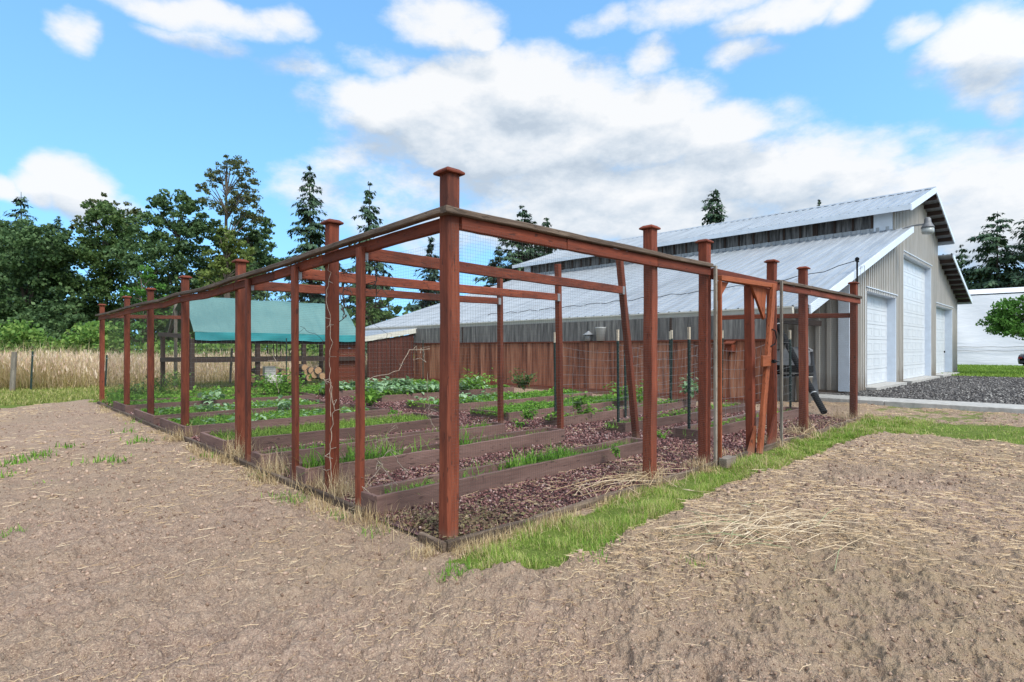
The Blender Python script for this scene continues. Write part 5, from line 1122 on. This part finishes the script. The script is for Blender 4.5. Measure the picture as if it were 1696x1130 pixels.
broadleaf(377, 42, [(352, 285, 22, 18), (375, 268, 22, 12), (402, 285, 22, 16), (345, 310, 20, 12), (385, 312, 30, 16), (410, 305, 20, 12), (368, 340, 30, 14), (410, 350, 26, 14), (400, 330, 22, 10)], 'lf_rust', 'tall airy tree whose open crown rises above all its neighbours', .22, 1.0, 20, seed=5, trunk_r=.24)
broadleaf(405, 45, [(412, 375, 34, 24), (430, 410, 26, 26), (395, 420, 45, 35), (435, 445, 24, 22), (350, 385, 30, 28), (400, 470, 55, 40), (350, 470, 45, 45), (420, 520, 60, 38)], 'lf_dark', 'dense maple below the tall airy tree', .33, .7, seed=6)
broadleaf(372, 38, [(375, 395, 26, 22), (355, 425, 24, 22), (395, 425, 28, 24), (372, 455, 40, 26), (365, 490, 34, 26)], 'lf_olive', 'yellowish green young tree in front of the dense maple', .26, .8, seed=7)
broadleaf(236, 33, [(235, 452, 13, 14), (225, 478, 20, 18), (250, 488, 22, 20), (235, 515, 32, 24), (225, 545, 30, 18)], 'lf_bright', 'bright green young tree behind the capped posts', .24, 1., seed=8, trunk_r=.09)
broadleaf(275, 34, [(270, 520, 28, 22), (300, 545, 30, 22), (265, 550, 28, 18)], 'lf_mid', 'leafy shrub beside the bright young tree', .24, 1., seed=9, trunk_r=.08, name='shrub', group='shrubs at the wood edge')
broadleaf(640, 36, [(600, 500, 24, 22), (638, 512, 28, 20), (620, 535, 40, 18)], 'lf_mid', 'green shrubby tree behind the roof edge of the shed wing', .25, 1., seed=10, trunk_r=.1, name='shrub', group='shrubs at the wood edge')
for i, (a, b_, c_, lb) in enumerate([(30, 552, 44, 'dark bush low under the left maples'), (110, 556, 40, 'dark bush under the bronze treetop'), (190, 552, 44, 'dark bush behind the two farthest capped posts'), (450, 540, 60, 'dark bush behind the woodshed ridge'), (530, 545, 60, 'dark bush between the two tall conifers'), (350, 548, 50, 'dark bush at the foot of the dense maple')]):
    broadleaf(a, 40, [(a-c_*.5, b_, c_*.6, 24), (a+c_*.4, b_-8, c_*.6, 28), (a, b_+12, c_*.9, 16)], 'lf_dark', lb, .32, 1.2, seed=20+i, trunk_r=.1, name='shrub', group='shrubs at the wood edge')
conifer(512, 58, 272, 74, 'tall slender drooping conifer left of the pair behind the woodshed', 'lf_conif', 3, .75, 1.15, 0, 560, .72, .3, lean=-6)
conifer(612, 55, 303, 64, 'tall sparse drooping conifer right of the pair, nearer the corner post', 'lf_conif', 4, .75, .95, 0, 560, .62, .4)
conifer(714, 50, 388, 66, 'dense fir seen just left of the corner post', 'lf_conifb', 5, .35, 1.3, 0, 560, .9, .2)
conifer(865, 58, 340, 100, 'broad dark fir right of the corner post', 'lf_conif', 6, .35, 1.35, 0, 545, .8, .15)
conifer(905, 66, 360, 80, 'dark fir half hidden behind the broad fir', 'lf_conif', 7, .35, 1.3, 0, 545, .8, .2)
conifer(825, 62, 405, 60, 'low fir on the left of the broad fir', 'lf_conif', 17, .35, 1.3, 0, 545, .8, .2)
conifer(1185, 70, 312, 60, 'lone ragged conifer top leaning above the upper barn roof', 'lf_conif', 8, .6, 1.0, 0, 450, .7, .35, lean=-14, asym=-.4)
conifer(1357, 85, 330, 14, 'tiny conifer tip poking above the barn ridge', 'lf_conif', 9, .3, 1.2, 0, 470)
conifer(1652, 60, 350, 84, 'large drooping conifer behind the white sheeted building', 'lf_conif', 10, .55, 1.0, 0, 520, .6, .3)
conifer(1712, 56, 335, 60, 'drooping conifer cut off by the right edge', 'lf_conif', 11, .55, 1.0, 0, 520, .6, .3)
conifer(1592, 72, 405, 34, 'small conifer top behind the barn right eave', 'lf_conif', 12, .5, 1.0, 0, 520, .7, .3)
broadleaf(1640, 62, [(1612, 462, 18, 16), (1650, 470, 30, 16), (1690, 465, 28, 18)], 'lf_mid', 'bright leafy tree low behind the white sheeted building', .3, 1., seed=40, group='trees beyond the barn')
broadleaf(1752, 27, [(1662, 512, 20, 14), (1695, 505, 26, 16), (1655, 535, 20, 16), (1692, 532, 30, 20), (1745, 505, 30, 28), (1745, 540, 34, 22), (1672, 545, 20, 10), (1712, 548, 26, 10)], 'lf_bright', 'small round dense leafed tree in front of the white sheeted building', .17, 3.2, 30, seed=41, group=None, trunk_r=.12, limb_lo=.6)
# brambles at the back of the meadow
C = []; n = 520; 
for k in range(n):
    px = rng.uniform(-40, 190) if k < 360 else rng.uniform(190, 560); Z = rng.uniform(25, 30); hh = (rng.uniform(.2, 1.9)*(1+.25*math.sin(px*.05)) if k < 360 else rng.uniform(.2, 1.5)); p = at(px, 578, Z); C.append((p[0], p[1], hh))
V, F = leaf_cloud(np.array(C), rng.uniform(.35, .6, n), 42, .19); tag(np_mesh('bramble_thicket', V, F, 'lf_bramble'), 'bright green bramble thicket behind the dry meadow', 'brambles', kind='stuff')
# far woodland closing the horizon
C = []
for k in range(900):
    a = rng.uniform(0, 6.283); d = rng.uniform(95, 130); C.append((C2[0]+math.cos(a)*d, C2[1]+math.sin(a)*d, rng.uniform(.5, 8+3*math.sin(a*9))))
V, F = leaf_cloud(np.array(C), rng.uniform(2., 4., 900), 34, 1.3); tag(np_mesh('far_woodland', V, F, 'lf_dark'), 'far dark woodland on the horizon', 'woodland', kind='stuff')

# ------------------------------------------------------------------ white sheeted building, parked car
P1 = at(1540, 578, 44.5); P2 = at(1860, 578, 37.5); d = (P2-P1); d /= np.linalg.norm(d); nn = np.array([FW[0], FW[1], 0.])
nn = np.array([-d[1], d[0], 0]); nn = nn if nn @ np.array([*FW, 0]) > 0 else -nn
tws = thing('sheeted_building', 'long building wrapped in wrinkled white plastic sheeting at the right', 'building', tuple(P1))
L = np.linalg.norm(P2-P1); ns = 90; Hh = 5.5
def wall_pt(s, z):
    w_ = .07*math.sin(s*1.1+z*.9+math.sin(s*.37)*2)*math.sin(z/Hh*math.pi)+.02*math.sin(s*2.6-z*2.2+math.sin(s*1.7))*math.exp(-((z-1.8)/1.2)**2); q = P1+d*s+nn*(w_+.42*max(z, 0)); return (q[0], q[1], z)
zs_ = np.linspace(-.1, Hh, 26); m = MB(); m.grid([[wall_pt(L*i/ns, z) for z in zs_] for i in range(ns+1)]); m.build('front_sheet', 'wsheet', tws, smooth=True)
m = MB(); q0 = P1; q1 = P2; m.prism([tuple(q0+nn*2.7+np.array([0, 0, -1.3])), tuple(q0+nn*14+np.array([0, 0, -1.3])), tuple(q0+nn*12+np.array([0, 0, Hh-1.22])), tuple(q0+nn*7+np.array([0, 0, Hh-.4])), tuple(q0+nn*2.7+np.array([0, 0, Hh-1.22]))], tuple(d*L)); m.build('roof_sheet', 'wsheet', tws)
m = MB(); m.beam(tuple(P1+nn*2.3+np.array([0, 0, Hh-1.2])), tuple(P2+nn*2.3+np.array([0, 0, Hh-1.2])), .06, .07); m.build('eave_strap', 'black', tws)
for z in (1.05, 1.35):
    m = MB(); m.tube([tuple(P1+d*L*i/40+nn*(.42*z-.13)+np.array([0, 0, z-1.2+.02*math.sin(i)])) for i in range(41)], .018, 5); m.build('strap', 'wire', tws)
pc = at(1702, 578, 33.); tcar = thing('parked_car', 'black car at the far right edge, only its end in view', 'car', (pc[0], pc[1], 0))
cdv = Vector((RT[0], RT[1], 0)); cnv = Vector((FW[0], FW[1], 0))
def cp(l, s, z): q = Vector((pc[0], pc[1], 0))+cdv*l+cnv*s; return (q.x, q.y, z)
sec = [(0, .55, .38, .62), (.08, .75, .30, .80), (.3, .84, .27, .90), (1.2, .88, .27, .98), (3.3, .88, .27, 1.0), (4.2, .84, .28, .92), (4.45, .6, .36, .7)]
P = []
for l, hw, z0, z1 in sec: P.append([cp(l, -hw*.92, z0), cp(l, -hw, (z0+z1)/2), cp(l, -hw*.9, z1), cp(l, 0, z1+.04), cp(l, hw*.9, z1), cp(l, hw, (z0+z1)/2), cp(l, hw*.92, z0)])
m = MB(); m.grid(P); k = len(m.v)-7; m.f += [tuple(range(7)), tuple(range(k+6, k-1, -1))]; m.build('body', 'carpaint', tcar, smooth=True)
P = []
for l, hw, z1 in ((1.1, .78, .98), (1.7, .68, 1.42), (2.9, .68, 1.45), (3.7, .76, 1.0)): P.append([cp(l, -hw-.06*(z1 < 1.1), .96), cp(l, -hw, z1), cp(l, hw, z1), cp(l, hw+.06*(z1 < 1.1), .96)])
m = MB(); m.grid(P); m.build('cabin', 'glass', tcar)
for l in (.85, 3.55):
    for s in (-.8, .8):
        m = MB(); m.tube([cp(l, s-.1, .33), cp(l, s-.09, .33), cp(l, s+.09, .33), cp(l, s+.1, .33)], [.28, .33, .33, .28], 18); m.build('wheel', 'tyre', tcar)
for s in (-.5, .5):
    m = MB(); m.box((-.03, -.12, -.06), (.03, .12, .06)); m.v = [cp(.03+a, s+b, .66+c) for a, b, c in m.v]; m.build('tail_light', 'redlens', tcar)
